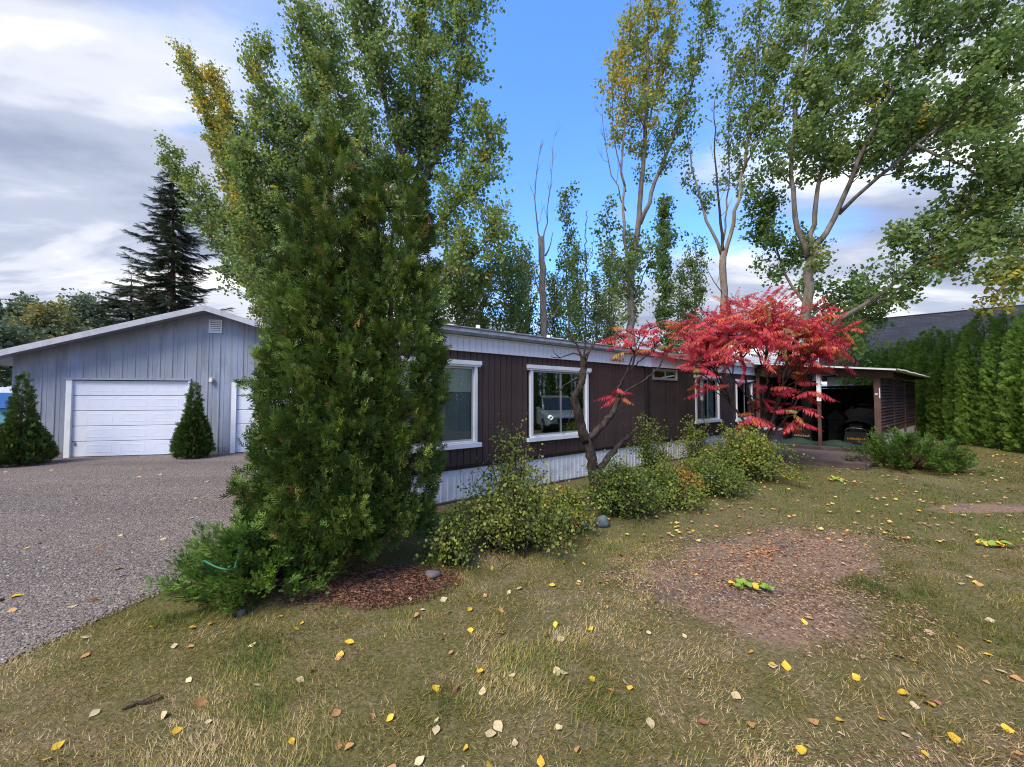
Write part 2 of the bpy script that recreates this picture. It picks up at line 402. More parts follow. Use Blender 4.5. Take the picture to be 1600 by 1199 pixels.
M['carport_wood'] = paint('dark brown stained wood', (0.105, 0.058, 0.050), 0.75, 0.2, 0.3, 6, ((0.16, 0.115, 0.10), 0.5, 9), 0.25, 50, sc=(0.4, 0.4, 0.4), orand=0.25)
M['carport_slat'] = paint('faded brown slats', (0.10, 0.060, 0.054), 0.8, 0.15, 0.3, 6, ((0.16, 0.115, 0.105), 0.6, 8), 0.25, 50, orand=0.35)
M['timber'] = paint('weathered timber', (0.085, 0.062, 0.058), 0.85, 0.15, 0.35, 8, ((0.20, 0.16, 0.145), 0.7, 6), 0.5, 40, sc=(0.3, 1, 1))
M['corrugated'] = paint('pale corrugated roof', (0.62, 0.64, 0.62), 0.45, 0.35, 0.1, 3, ((0.38, 0.38, 0.34), 0.6, 5))
M['black_plastic'] = paint('black plastic', (0.012, 0.012, 0.013), 0.4, 0.4, 0.3, 4)
M['dark_box'] = paint('charcoal box', (0.028, 0.029, 0.031), 0.65, 0.3, 0.3, 5)
M['rubber'] = paint('track rubber', (0.014, 0.014, 0.014), 0.8, 0.2, 0.3, 10)
M['seat_vinyl'] = paint('seat vinyl', (0.02, 0.02, 0.023), 0.5, 0.3, 0.3, 6)
M['orange_print'] = paint('orange lettering', (0.40, 0.16, 0.025), 0.5, 0.3, 0.1, 10)
M['yellow_print'] = paint('yellowish lettering', (0.28, 0.23, 0.11), 0.5, 0.3, 0.1, 10)
M['chrome'] = paint('dull metal bar', (0.45, 0.45, 0.45), 0.35, 0.4, 0.1, 6, metal=0.7)
M['grey_tarp'] = paint('grey tarp', (0.27, 0.27, 0.29), 0.6, 0.25, 0.2, 4, bump=0.3, bscale=9)
M['green_tarp'] = paint('dark green tarp', (0.020, 0.034, 0.027), 0.6, 0.25, 0.3, 4, bump=0.3, bscale=9)
M['hose'] = paint('green hose', (0.015, 0.15, 0.075), 0.45, 0.3, 0.1, 4)
M['stone'] = paint('blue grey stone', (0.10, 0.125, 0.135), 0.8, 0.25, 0.4, 7, ((0.24, 0.26, 0.26), 0.6, 12), 0.6, 25)
M['stone_warm'] = paint('mauve stone', (0.13, 0.11, 0.11), 0.85, 0.2, 0.35, 9, None, 0.5, 25)
M['blue_plastic'] = paint('blue tarpaulin', (0.05, 0.16, 0.46), 0.45, 0.35, 0.12, 2, bump=0.2, bscale=6)
M['teal'] = paint('teal box side', (0.10, 0.27, 0.32), 0.5, 0.3, 0.15, 3)
M['cream_plastic'] = paint('cream plastic', (0.62, 0.56, 0.42), 0.5, 0.3, 0.05, 6)
M['neighbour_wall'] = paint('grey house siding', (0.30, 0.31, 0.33), 0.8, 0.2, 0.1, 2)
def shingle_mat():
    n = NT('charcoal shingles'); n.set(0.85, 0.2)
    b = n.N.new('ShaderNodeTexBrick'); n.L.new(n.tc.outputs['Object'], b.inputs[0])
    b.inputs['Scale'].default_value = 1.0; b.inputs['Brick Width'].default_value = 0.45; b.inputs['Row Height'].default_value = 0.17
    b.inputs['Mortar Size'].default_value = 0.012
    b.inputs['Color1'].default_value = (0.024, 0.026, 0.036, 1); b.inputs['Color2'].default_value = (0.042, 0.045, 0.058, 1); b.inputs['Mortar'].default_value = (0.015, 0.015, 0.02, 1)
    c = n.mix(n.ramp(n.noise(1.5, 6), [(0.35, 0.0), (0.7, 0.5)]), b.outputs['Color'], (0.032, 0.033, 0.042))
    n.color(c); n.bump(b.outputs['Fac'], -0.5, 0.02); return n.m
M['shingle'] = shingle_mat()

# the plots of bare ground and litter, as ellipses (cx, cy, rx, ry, angle)
PATCH = (2.78, 4.10, 1.85, 0.70, R(22))
PATCH2 = (2.05, 3.30, 1.05, 0.62, R(-10))
LITTER = (-1.15, 3.50, 0.70, 0.33, R(12))
BARE2 = (7.2, 5.9, 1.0, 0.28, R(5))
DRY = (2.6, 1.35, 2.3, 0.55, R(2))
def ell(x, y, e):
    dx, dy = x - e[0], y - e[1]; c, s = math.cos(e[4]), math.sin(e[4])
    return np.sqrt(((dx * c + dy * s) / e[2]) ** 2 + ((-dx * s + dy * c) / e[3]) ** 2)
def patch_d(x, y):
    return np.minimum(ell(x, y, PATCH), ell(x, y, PATCH2))
def ground_mat():
    n = NT('autumn lawn soil'); n.set(0.95, 0.05)
    def emask(e, soft=0.30, amp=1.3):
        mp = n.N.new('ShaderNodeMapping'); mp.vector_type = 'TEXTURE'
        n.L.new(n.tc.outputs['Object'], mp.inputs[0])
        mp.inputs['Location'].default_value = (e[0], e[1], 0); mp.inputs['Rotation'].default_value = (0, 0, e[4]); mp.inputs['Scale'].default_value = (e[2], e[3], 1)
        ln = n.N.new('ShaderNodeVectorMath'); ln.operation = 'LENGTH'; n.L.new(mp.outputs[0], ln.inputs[0])
        d = n.math('ADD', ln.outputs['Value'], n.math('MULTIPLY', n.math('SUBTRACT', n.noise(1.3, 7, 0.62), 0.5), amp))
        return n.ramp(d, [(max(0, 0.98 - soft), 1.0), (min(1, 0.98), 0.0)])
    big = n.noise(0.42, 5, 0.6); fine = n.noise(34, 8, 0.7); mid = n.noise(4.5, 7, 0.65, loc=(3, 3, 0))
    grassy = n.ramp(fine, [(0.32, (0.060, 0.058, 0.022)), (0.55, (0.150, 0.132, 0.050)), (0.75, (0.28, 0.23, 0.10))])
    dry = n.ramp(fine, [(0.3, (0.095, 0.068, 0.042)), (0.55, (0.24, 0.178, 0.108)), (0.75, (0.42, 0.33, 0.22))])
    c = n.mix(n.ramp(n.math('ADD', n.math('MULTIPLY', big, 0.5), n.math('MULTIPLY', mid, 0.5)), [(0.47, 0.0), (0.66, 1.0)]), grassy, dry)
    soil = n.ramp(n.noise(22, 9, 0.72), [(0.28, (0.11, 0.070, 0.050)), (0.5, (0.26, 0.170, 0.115)), (0.74, (0.41, 0.29, 0.21))])
    soil = n.mix(n.ramp(n.noise(2.6, 5, 0.6, loc=(9, 1, 0)), [(0.52, 0.0), (0.66, 0.85)]), soil, n.ramp(n.noise(40, 6), [(0.3, (0.085, 0.074, 0.074)), (0.7, (0.20, 0.175, 0.17))]))
    c = n.mix(emask(PATCH), c, soil); c = n.mix(emask(PATCH2), c, soil); c = n.mix(emask(BARE2), c, soil)
    c = n.mix(n.math('MULTIPLY', emask(DRY, 0.5), 0.7), c, dry)
    lit = n.ramp(n.noise(45, 8, 0.75), [(0.3, (0.028, 0.016, 0.012)), (0.55, (0.085, 0.040, 0.028)), (0.75, (0.17, 0.09, 0.06))])
    c = n.mix(emask(LITTER, 0.3), c, lit)
    n.color(c); n.bump(n.math('ADD', n.noise(60, 6, 0.7), n.math('MULTIPLY', n.noise(9, 5), 1.5)), 0.7, 0.03); return n.m
M['lawn'] = ground_mat()
def gravel_mat():
    n = NT('crushed gravel'); n.set(0.9, 0.15)
    v = n.N.new('ShaderNodeTexVoronoi'); v.inputs['Scale'].default_value = 55; n.L.new(n.tc.outputs['Object'], v.inputs['Vector'])
    bw = n.N.new('ShaderNodeRGBToBW'); n.L.new(v.outputs['Color'], bw.inputs[0])
    c = n.ramp(bw.outputs[0], [(0.15, (0.085, 0.069, 0.059)), (0.5, (0.20, 0.165, 0.143)), (0.85, (0.33, 0.283, 0.25))])
    c = n.mix(n.ramp(n.noise(0.5, 5, 0.6, sc=(0.5, 1.4, 1)), [(0.40, 0.0), (0.68, 0.65)]), c, n.ramp(n.noise(30, 6), [(0.3, (0.10, 0.075, 0.07)), (0.7, (0.22, 0.175, 0.165))]))
    c = n.mix(n.ramp(n.noise(1.1, 6, 0.65, loc=(5, 8, 0)), [(0.58, 0.0), (0.74, 0.7)]), c, (0.13, 0.065, 0.048))
    c = n.mix(n.ramp(n.noise(0.35, 4, 0.5, sc=(0.35, 2.2, 1), loc=(2, 5, 0)), [(0.45, 0.0), (0.60, 0.45)]), c, n.ramp(bw.outputs[0], [(0.1, (0.05, 0.042, 0.040)), (0.9, (0.19, 0.16, 0.15))]))
    n.color(c)
    n.bump(n.math('ADD', n.math('MULTIPLY', v.outputs['Distance'], -1.0), n.math('MULTIPLY', n.noise(8, 5), 0.8)), 0.8, 0.025); return n.m
M['gravel'] = gravel_mat()
def pad_mat():
    n = NT('dirt and bark pad'); n.set(0.95, 0.05)
    n.color(n.ramp(n.noise(28, 9, 0.7), [(0.3, (0.06, 0.042, 0.038)), (0.52, (0.15, 0.105, 0.095)), (0.75, (0.27, 0.20, 0.17))])); n.bump(n.noise(50, 6), 0.6, 0.02); return n.m
M['pad'] = pad_mat()
M['concrete'] = paint('dark concrete', (0.085, 0.08, 0.078), 0.9, 0.1, 0.3, 3, ((0.05, 0.04, 0.035), 0.6, 4), 0.2, 40)

# ================================================================== THE SETTING
S_ = 700
link('lawn', mesh('lawn', [(-S_, -60, 0), (S_, -60, 0), (S_, S_, 0), (-S_, S_, 0)], [(0, 1, 2, 3)]), M['lawn'], kind='structure')
GE = [(-3.75, -8), (-3.62, 0.2), (-3.45, 1.6), (-3.36, 2.3), (-3.24, 2.85), (-3.12, 3.3), (-2.95, 4.0), (-2.75, 5.0), (-2.9, 6.2), (-4.4, 8.4), (-5.2, 9.8), (-4.2, 13.5)]
def gravel_edge(y):
    return np.interp(y, [p[1] for p in GE], [p[0] for p in GE])
def build_driveway():
    ys = np.concatenate([np.linspace(-8, 1.4, 8), np.linspace(1.5, 6, 140), np.linspace(6.1, 13.5, 60)])
    ex = gravel_edge(ys) + 0.16 * (fbm(ys * 2.2, ys * 0 + 1.3, 5) - 0.5) + 0.08 * (vnoise(ys * 9, ys * 0, 8) - 0.5)
    v = []; f = []
    for i, (y, x) in enumerate(zip(ys, ex)):
        v += [(-70, y, 0.012), (x - 0.06, y, 0.012), (x, y, -0.004)]
        if i:
            a = 3 * (i - 1)
            f += [(a, a + 1, a + 4, a + 3), (a + 1, a + 2, a + 5, a + 4)]
    link('gravel_driveway', mesh('gravel_driveway', v, f), M['gravel'], kind='structure')
build_driveway()

# ------------------------------------------------------------------ HOME frame (local x along the front wall, y to the back)
P0 = np.array([-1.334, 5.93]); D = np.array([0.7904, 0.6127]); Nn = np.array([-0.6127, 0.7904])
HA = math.atan2(D[1], D[0])
def hw(t, n, z=0.0):
    p = P0 + t * D + n * Nn; return np.array([p[0], p[1], z])
home = empty('mobile_home', hw(0, 0), HA, label='long brown single storey mobile home with white trim behind the shrubs', cat='house')
T0, T1, TJ = -1.2, 20.5, 5.84
ZS, ZB, ZF, ZG = 0.57, 2.45, 2.68, 2.84           # siding bottom, band bottom, band top, gutter top
link('wall_core', box('wall_core', T0 + 0.02, T1, 0.32, 4.25, 0.05, 2.66), M['body_dark'], home)
WINS = [(-0.56, 0.93, 0.93, 2.23), (2.11, 3.73, 0.93, 2.23), (6.20, 7.37, 2.13, 2.42), (8.35, 9.82, 1.0, 2.26), (11.05, 12.35, 0.95, 2.2)]
def build_home():
    rng = np.random.default_rng(3)
    # narrow grooved boards on the near part, wide panels beyond the downspout
    w = 0.125
    prof = [(0.0, 0.016), (0.010, 0.016), (0.016, 0.0), (w, 0.0), (w, 0.05), (0.0, 0.05)]
    unit = strip('board', prof, 0.0, 1.0); unit.materials.append(M['brown_siding'])
    def pieces(x0, x1):
        cuts = [(ZS, ZB - 0.002)]
        for (a, b, z0, z1) in WINS:
            if x1 > a + 0.02 and x0 < b - 0.02:
                cuts = [(ZS, z0 + 0.02), (z1 - 0.02, ZB - 0.002)]
        return cuts
    x = T0
    while x < TJ - 0.02:
        for (za, zb) in pieces(x, x + w):
            link('board', unit, None, home, (x, 0.001 * rng.uniform(-1, 1), za), None, (1, 1, zb - za))
        x += w
    edges = [TJ + 0.06, 6.2, 7.37, 8.35, 9.82, 11.05, 12.35, 13.6, 14.9, 16.2, 17.5, 18.9, T1]
    for a, b in zip(edges[:-1], edges[1:]):
        for (za, zb) in pieces(a, b):
            if zb - za < 0.02: continue
            pr = [(a + 0.004, 0.014), (a + 0.012, 0.0), (b - 0.012, 0.0), (b - 0.004, 0.014), (b - 0.004, 0.05), (a + 0.004, 0.05)]
            link('wall_panel', strip('wall_panel', pr, za, zb), M['brown_panel'], home)
            if b - a > 0.9 and zb - za > 0.5:
                link('batten', box('batten', (a + b) / 2 - 0.006, (a + b) / 2 + 0.006, -0.004, 0.006, za, zb), M['brown_dark'], home)
    # end wall
    y = 0.06; k = 0
    while y < 4.2:
        b = min(4.25, y + 0.4)
        link('end_panel', box('end_panel', T0 - 0.03, T0 + 0.015, y, b - 0.01, ZS, ZB), M['brown_siding'], home); y = b
    link('corner_trim', box('corner_trim', T0 - 0.045, T0 + 0.03, -0.02, 0.055, ZS - 0.03, ZB), M['brown_dark'], home)
    link('base_trim', box('base_trim', T0, T1, -0.022, 0.05, ZS - 0.05, ZS + 0.012), M['brown_dark'], home)
    # white band of fascia plates
    w = 0.118; x = T0 - 0.05
    fu = strip('fascia_plate', [(0.0, 0.008), (0.006, 0.008), (0.009, 0.0), (w, 0.0), (w, 0.04), (0.0, 0.04)], 0.0, ZF - ZB); fu.materials.append(M['fascia_white'])
    while x < TJ + 4.2:
        link('fascia_plate', fu, None, home, (x, -0.045 + 0.001 * rng.uniform(-1, 1), ZB)); x += w
    link('fascia_strip', box('fascia_strip', x, T1, -0.045, 0.0, ZB, ZF), M['fascia_white'], home)
    link('drip_edge', box('drip_edge', T0 - 0.06, T1, -0.062, -0.003, ZF + 0.001, ZF + 0.022), M['white_paint'], home)
    gp_ = [(-0.06, ZF + 0.024), (-0.125, ZF + 0.035), (-0.135, ZF + 0.075), (-0.115, ZF + 0.085), (-0.118, ZF + 0.125), (-0.135, ZG - 0.02), (-0.135, ZG - 0.008), (-0.05, ZG - 0.008), (-0.04, ZF + 0.024)]
    link('gutter', extrude_x('gutter', gp_, T0 - 0.08, TJ + 0.1), M['gutter'], home)
    gq = [(-0.06, ZF + 0.024), (-0.10, ZF + 0.03), (-0.10, ZG - 0.05), (-0.05, ZG - 0.05)]
    link('eave_trim', extrude_x('eave_trim', gq, TJ + 0.12, T1), M['brown_panel'], home)
    # gently cambered roof with lapped edges
    ny = 14; ys = np.linspace(-0.12, 4.42, ny); zs = ZG + 0.22 * np.sin(np.linspace(0, np.pi, ny))
    v = []; f = []
    nx = 90; xs = np.linspace(T0 - 0.1, T1, nx)
    for x in xs:
        for j in range(ny):
            v.append((x, ys[j], zs[j] + 0.008 * rng.uniform(-1, 1)))
    for i in range(nx - 1):
        for j in range(ny - 1):
            a = i * ny + j; f.append((a, a + ny, a + ny + 1, a + 1))
    b0 = len(v)
    for x in (xs[0], xs[-1]):
        v += [(x, ys[0], ZF + 0.03), (x, ys[-1], ZF + 0.03)]
    f += [tuple(range(ny)) + (b0 + 1, b0), tuple(range((nx - 1) * ny, nx * ny))[::-1] + (b0 + 2, b0 + 3)]
    f.append((b0, b0 + 2, *[i * ny for i in range(nx - 1, -1, -1)]))
    f.append((b0 + 1, *[i * ny + ny - 1 for i in range(nx)], b0 + 3))
    roof = link('roof', mesh('roof', v, f), M['home_roof'], home)
    for x in np.arange(T0 + 0.4, T1, 1.22):
        link('roof_seam', extrude_x('roof_seam', [(y_, z_ + d_) for d_, seq in ((0.022, list(zip(ys, zs))), (-0.01, list(zip(ys, zs))[::-1])) for y_, z_ in seq], x, x + 0.05), M['home_roof'], roof)
    for (x, y) in ((1.95, 1.55), (4.1, 1.6)):
        n = 12; an = np.linspace(0, 2 * np.pi, n, endpoint=False)
        prof = [(0.14, 0.0), (0.08, 0.06), (0.05, 0.10), (0.045, 0.25), (0.0, 0.255)]
        v = [(r * math.cos(a), r * math.sin(a), z) for r, z in prof for a in an]
        f = [(i * n + j, i * n + (j + 1) % n, (i + 1) * n + (j + 1) % n, (i + 1) * n + j) for i in range(len(prof) - 1) for j in range(n)]
        link('roof_vent', mesh('roof_vent', v, f, True), M['white_paint'], home, (x, y, ZG + 0.17))
    # white skirting sheets with pressed ribs
    w = 0.61; x = T0
    while x < T1 - 0.1:
        b = min(x + w, T1); pr = []; k = 5; s = (b - x - 0.006) / k
        for i in range(k):
            u = x + i * s
            pr += [(u, 0.003), (u + s * 0.10, -0.002), (u + s * 0.34, -0.002), (u + s * 0.44, 0.003)]
        pr += [(b - 0.006, 0.003), (b - 0.006, 0.035), (x, 0.035)]
        link('skirting_sheet', strip('skirting_sheet', pr, 0.035, ZS - 0.052), M['skirt_white'], home, (0, 0.0015 * rng.uniform(-1, 1), 0)); x = b
    link('skirting_base', box('skirting_base', T0, T1, -0.03, 0.05, -0.02, 0.033), M['timber'], home)
    # dark downspout where the wall steps
    link('downspout', box('downspout', TJ - 0.01, TJ + 0.075, -0.075, 0.0, 0.2, ZB - 0.004, 0.008), M['brown_dark'], home)
    link('corner_cap', box('corner_cap', TJ - 0.05, TJ + 0.22, -0.062, -0.047, ZB - 0.01, ZF + 0.02), M['white_paint'], home)

def window(x0, x1, z0, z1, style):
    fw = 0.058
    fr = [(x0, x0 + fw, -0.032, 0.03, z0, z1), (x1 - fw, x1, -0.032, 0.03, z0, z1)]
    if style == 'high':
        fr = [(x0, x0 + 0.03, -0.022, 0.03, z0, z1), (x1 - 0.03, x1, -0.022, 0.03, z0, z1), (x0 + 0.03, x1 - 0.03, -0.022, 0.03, z0, z0 + 0.03), (x0 + 0.03, x1 - 0.03, -0.022, 0.03, z1 - 0.03, z1)]
    w = bpy.data.objects.new('window', None); COL.objects.link(w); w.parent = home
    for q in fr: link('frame', box('frame', *q), M['aluminium'] if style == 'high' else M['white_paint'], w)
    if style != 'high':
        link('header', multi_box('header', [(x0 - 0.075, x1 + 0.075, -0.055, 0.03, z1 + 0.001, z1 + 0.070), (x0 - 0.06, x1 + 0.06, -0.040, 0.03, z1 - 0.03, z1 - 0.001)]), M['white_paint'], w)
        link('sill', multi_box('sill', [(x0 - 0.075, x1 + 0.075, -0.060, 0.03, z0 - 0.072, z0 - 0.002), (x0 + fw + 0.002, x1 - fw - 0.002, -0.045, 0.03, z0, z0 + 0.03)]), M['white_paint'], w)
    a, b = (x0 + fw, x1 - fw) if style != 'high' else (x0 + 0.03, x1 - 0.03)
    lo, hi = (z0 + 0.032, z1 - 0.032)
    m = (a + b) / 2
    sw = 0.032
    for i, (p, q, yy) in enumerate(((a, m + 0.02, -0.012), (m - 0.02, b, 0.010))):
        link('sash', multi_box('sash', [(p, p + sw, yy, yy + 0.018, lo, hi), (q - sw, q, yy, yy + 0.018, lo, hi), (p + sw, q - sw, yy, yy + 0.018, lo, lo + sw), (p + sw, q - sw, yy, yy + 0.018, hi - sw, hi)]), M['aluminium'], w)
        link('pane', box('pane', p + sw, q - sw, yy + 0.007, yy + 0.011, lo + sw, hi - sw), M['glass'], w)
    def drape(name, x0, x1, z0, z1, y, amp, per, mat):
        n = max(6, int((x1 - x0) / per * 6)); xs = np.linspace(x0, x1, n); yy = y + amp * np.sin(xs * 2 * np.pi / per) + amp * 0.5 * np.sin(xs * 2 * np.pi / (per * 2.7))
        pr = [(u, v_) for u, v_ in zip(xs, yy)] + [(u, v_ + 0.006) for u, v_ in list(zip(xs, yy))[::-1]]
        link(name, strip(name, pr, z0, z1), mat, w)
    if style == 'blind':
        zm = lo + (hi - lo) * 0.66
        drape('blind', a, b, zm, hi, 0.045, 0.0015, 0.9, M['cream_blind'])
        drape('curtain', a, b, lo, zm + 0.03, 0.062, 0.004, 0.5, M['grey_curtain'])
    elif style == 'curtain':
        drape('curtain', a, m - 0.05, lo, hi, 0.055, 0.014, 0.16, M['pale_curtain'])
        drape('curtain', m + 0.03, b - 0.16, lo, hi, 0.055, 0.014, 0.16, M['pale_curtain'])
    link('room_recess', multi_box('room_recess', [(a - 0.05, a - 0.045, 0.052, 0.31, lo, hi), (b + 0.045, b + 0.05, 0.052, 0.31, lo, hi), (a - 0.044, b + 0.044, 0.30, 0.31, lo, hi)]), M['interior'], w)
build_home()
for wv, st in zip(WINS, ('blind', 'dark', 'high', 'curtain', 'dark')):
    window(*wv, st)

# ------------------------------------------------------------------ GARAGE
GP0 = np.array([-13.55, 10.40]); GA = math.atan2(0.22, 0.975)
garage = empty('garage', (GP0[0], GP0[1], 0), GA, label='blue grey ribbed metal garage with gabled roof beside the gravel drive', cat='garage')
GW, GH, GPK = 9.4, 2.80, 4.26
DOORS = [(1.21, 4.18), (5.25, 8.22)]; DH = 2.17
def gtop(x): return GH + (GPK - GH) * (1 - abs(x - GW / 2) / (GW / 2))
def build_garage():
    rng = np.random.default_rng(5)
    link('wall_core', extrude_y('wall_core', [(0.03, 0.0), (GW - 0.03, 0.0), (GW - 0.03, GH - 0.05), (GW / 2, GPK - 0.05), (0.03, GH - 0.05)], 0.14, 9.0), M['body_dark'], garage)
    w = 0.305; x = 0.0; edges = []
    cuts = sorted(set([round(0 + i * w, 4) for i in range(int(GW / w) + 1)] + [GW]))
    for a, b in zip(cuts[:-1], cuts[1:]):
        if b - a < 0.03: continue
        segs = [(a, b, 0.0)]
        for (d0, d1) in DOORS:
            new = []
            for (p, q, z) in segs:
                if z > 0 or q <= d0 or p >= d1: new.append((p, q, z)); continue
                if p < d0: new.append((p, d0, 0.0))
                new.append((max(p, d0), min(q, d1), DH + 0.06))
                if q > d1: new.append((d1, q, 0.0))
            segs = new
        for (p, q, zb) in segs:
            if q - p < 0.004: continue
            pr = []
            if p == a and q - p > 0.09: pr += [(p, 0.0), (p + 0.018, -0.016), (p + 0.045, -0.016), (p + 0.063, 0.0)]
            else: pr += [(p, 0.0)]
            if q - p > 0.2: pr += [(p + (q - p) * 0.45, 0.0), (p + (q - p) * 0.45 + 0.008, -0.006), (p + (q - p) * 0.45 + 0.02, -0.006), (p + (q - p) * 0.45 + 0.028, 0.0)]
            if p < GW / 2 < q: pr += [(GW / 2, 0.0)]
            back = [(q, 0.06)] + ([(GW / 2, 0.06)] if p < GW / 2 < q else []) + [(p, 0.06)]
            pr += [(q, 0.0)] + back
            link('metal_panel', strip('metal_panel', pr, 0.02 if zb == 0 else zb, lambda u: gtop(u) - 0.01), M['garage_metal'], garage)
    # side wall sheets
    for k in range(15):
        link('side_panel', box('side_panel', -0.012, 0.026, 0.065 + k * 0.6, 0.055 + (k + 1) * 0.6, 0.02, GH - 0.06), M['garage_metal'], garage)
        link('side_panel', box('side_panel', GW - 0.026, GW + 0.012, 0.065 + k * 0.6, 0.055 + (k + 1) * 0.6, 0.02, GH - 0.06), M['garage_metal'], garage)
    # roof slopes with broad pale rake boards
    sl = (GPK - GH) / (GW / 2)
    for s in (-1, 1):
        ov = 0.75 if s < 0 else 0.5
        xe = GW / 2 + s * (GW / 2 + ov); ze = GH - sl * ov
        xs = sorted([GW / 2, xe])
        f = lambda u: GPK - sl * abs(u - GW / 2)
        v = [(GW / 2, -0.45, GPK + 0.015), (xe, -0.45, ze + 0.015), (xe, 9.3, ze + 0.015), (GW / 2, 9.3, GPK + 0.015)]
        v += [(a, b, c + 0.05) for a, b, c in v]
        link('roof_slope', mesh('roof_slope', v, [(0, 1, 2, 3)[::-1], (4, 5, 6, 7), (0, 1, 5, 4), (1, 2, 6, 5), (2, 3, 7, 6), (3, 0, 4, 7)]), M['garage_trim'], garage)
        p = [(GW / 2, GPK + 0.075), (xe, ze + 0.075), (xe, ze - 0.085), (GW / 2, GPK - 0.085)]
        link('rake_board', extrude_y('rake_board', p if s < 0 else p, -0.50, -0.455), M['garage_trim'], garage)
        p2 = [(GW / 2, GPK - 0.002), (xe, ze - 0.002), (xe, ze - 0.02), (GW / 2, GPK - 0.02)]
        link('soffit', extrude_y('soffit', p2, -0.452, -0.026), M['garage_metal'], garage)
    # doors
    for (d0, d1) in DOORS:
        jamb = [(d0 - 0.0, d0 + 0.13, -0.030, 0.05, 0.015, DH), (d1 - 0.05, d1, -0.03, 0.05, 0.015, DH)]
        dr = bpy.data.objects.new('garage_door', None); COL.objects.link(dr); dr.parent = garage
        for q in jamb: link('jamb', box('jamb', *q), M['white_paint'], dr)
        a, b = d0 + 0.132, d1 - 0.052; n = 5; h = (DH - 0.03) / n
        sec = box('section', 0, b - a, 0.035, 0.085, 0.006, h - 0.008, 0.006); sec.materials.append(M['door_white'])
        pw = (b - a) * 0.22
        def frame_panel():
            z0, z1 = h * 0.24, h * 0.80; v = []; f = []
            rings = [(0.0, 0.0348), (0.010, 0.0322), (0.020, 0.0322), (0.034, 0.0340), (0.038, 0.0340)]
            for ins, y in rings:
                v += [(ins, y, z0 + ins), (pw - ins, y, z0 + ins), (pw - ins, y, z1 - ins), (ins, y, z1 - ins)]
            for i in range(len(rings) - 1):
                for j in range(4):
                    f.append((i * 4 + j, i * 4 + (j + 1) % 4, i * 4 + 4 + (j + 1) % 4, i * 4 + 4 + j))
            k = (len(rings) - 1) * 4; f.append((k, k + 1, k + 2, k + 3))
            m = mesh('raised_panel', v, f); m.materials.append(M['door_white']); return m
        rp = frame_panel()
        for i in range(n):
            link('section', sec, None, dr, (a, 0, 0.02 + i * h))
            for c in range(3):
                link('raised_panel', rp, None, dr, (a + (b - a) * (0.115 + c * 0.285), 0, 0.02 + i * h))
        link('handle', multi_box('handle', [(a + 0.05, a + 0.09, 0.0, 0.034, 0.36, 0.44)]), M['chrome'], dr)
        link('bottom_seal', box('bottom_seal', a, b, 0.04, 0.08, 0.008, 0.024), M['black_plastic'], dr)
        link('drip_cap', box('drip_cap', d0 - 0.02, d1 + 0.02, -0.05, 0.05, DH + 0.002, DH + 0.058), M['garage_metal'], dr)
    vb = link('louvre_vent', multi_box('louvre_vent', [(4.62, 4.65, -0.045, 0.0, 3.60, 4.0), (4.93, 4.96, -0.045, 0.0, 3.60, 4.0), (4.65, 4.93, -0.045, 0.0, 3.60, 3.63), (4.65, 4.93, -0.045, 0.0, 3.97, 4.0)]), M['white_paint'], garage)
    link('backing', box('backing', 4.65, 4.93, -0.026, -0.0245, 3.63, 3.97), M['black_plastic'], vb)
    for i in range(6):
        z = 3.64 + i * 0.056
        link('blade', mesh('blade', [(4.65, -0.045, z), (4.93, -0.045, z), (4.93, -0.027, z + 0.040), (4.65, -0.027, z + 0.040), (4.65, -0.040, z - 0.004), (4.93, -0.040, z - 0.004), (4.93, -0.027, z + 0.030), (4.65, -0.027, z + 0.030)], [(0, 1, 2, 3), (4, 7, 6, 5), (0, 4, 5, 1), (3, 2, 6, 7)]), M['white_paint'], vb)
    lt = link('wall_light', box('wall_light', 4.68, 4.78, -0.10, -0.026, 2.12, 2.26, 0.012), M['cream_plastic'], garage)
    link('lens', box('lens', 4.695, 4.765, -0.115, -0.101, 2.135, 2.20, 0.005), M['white_paint'], lt)
build_garage()

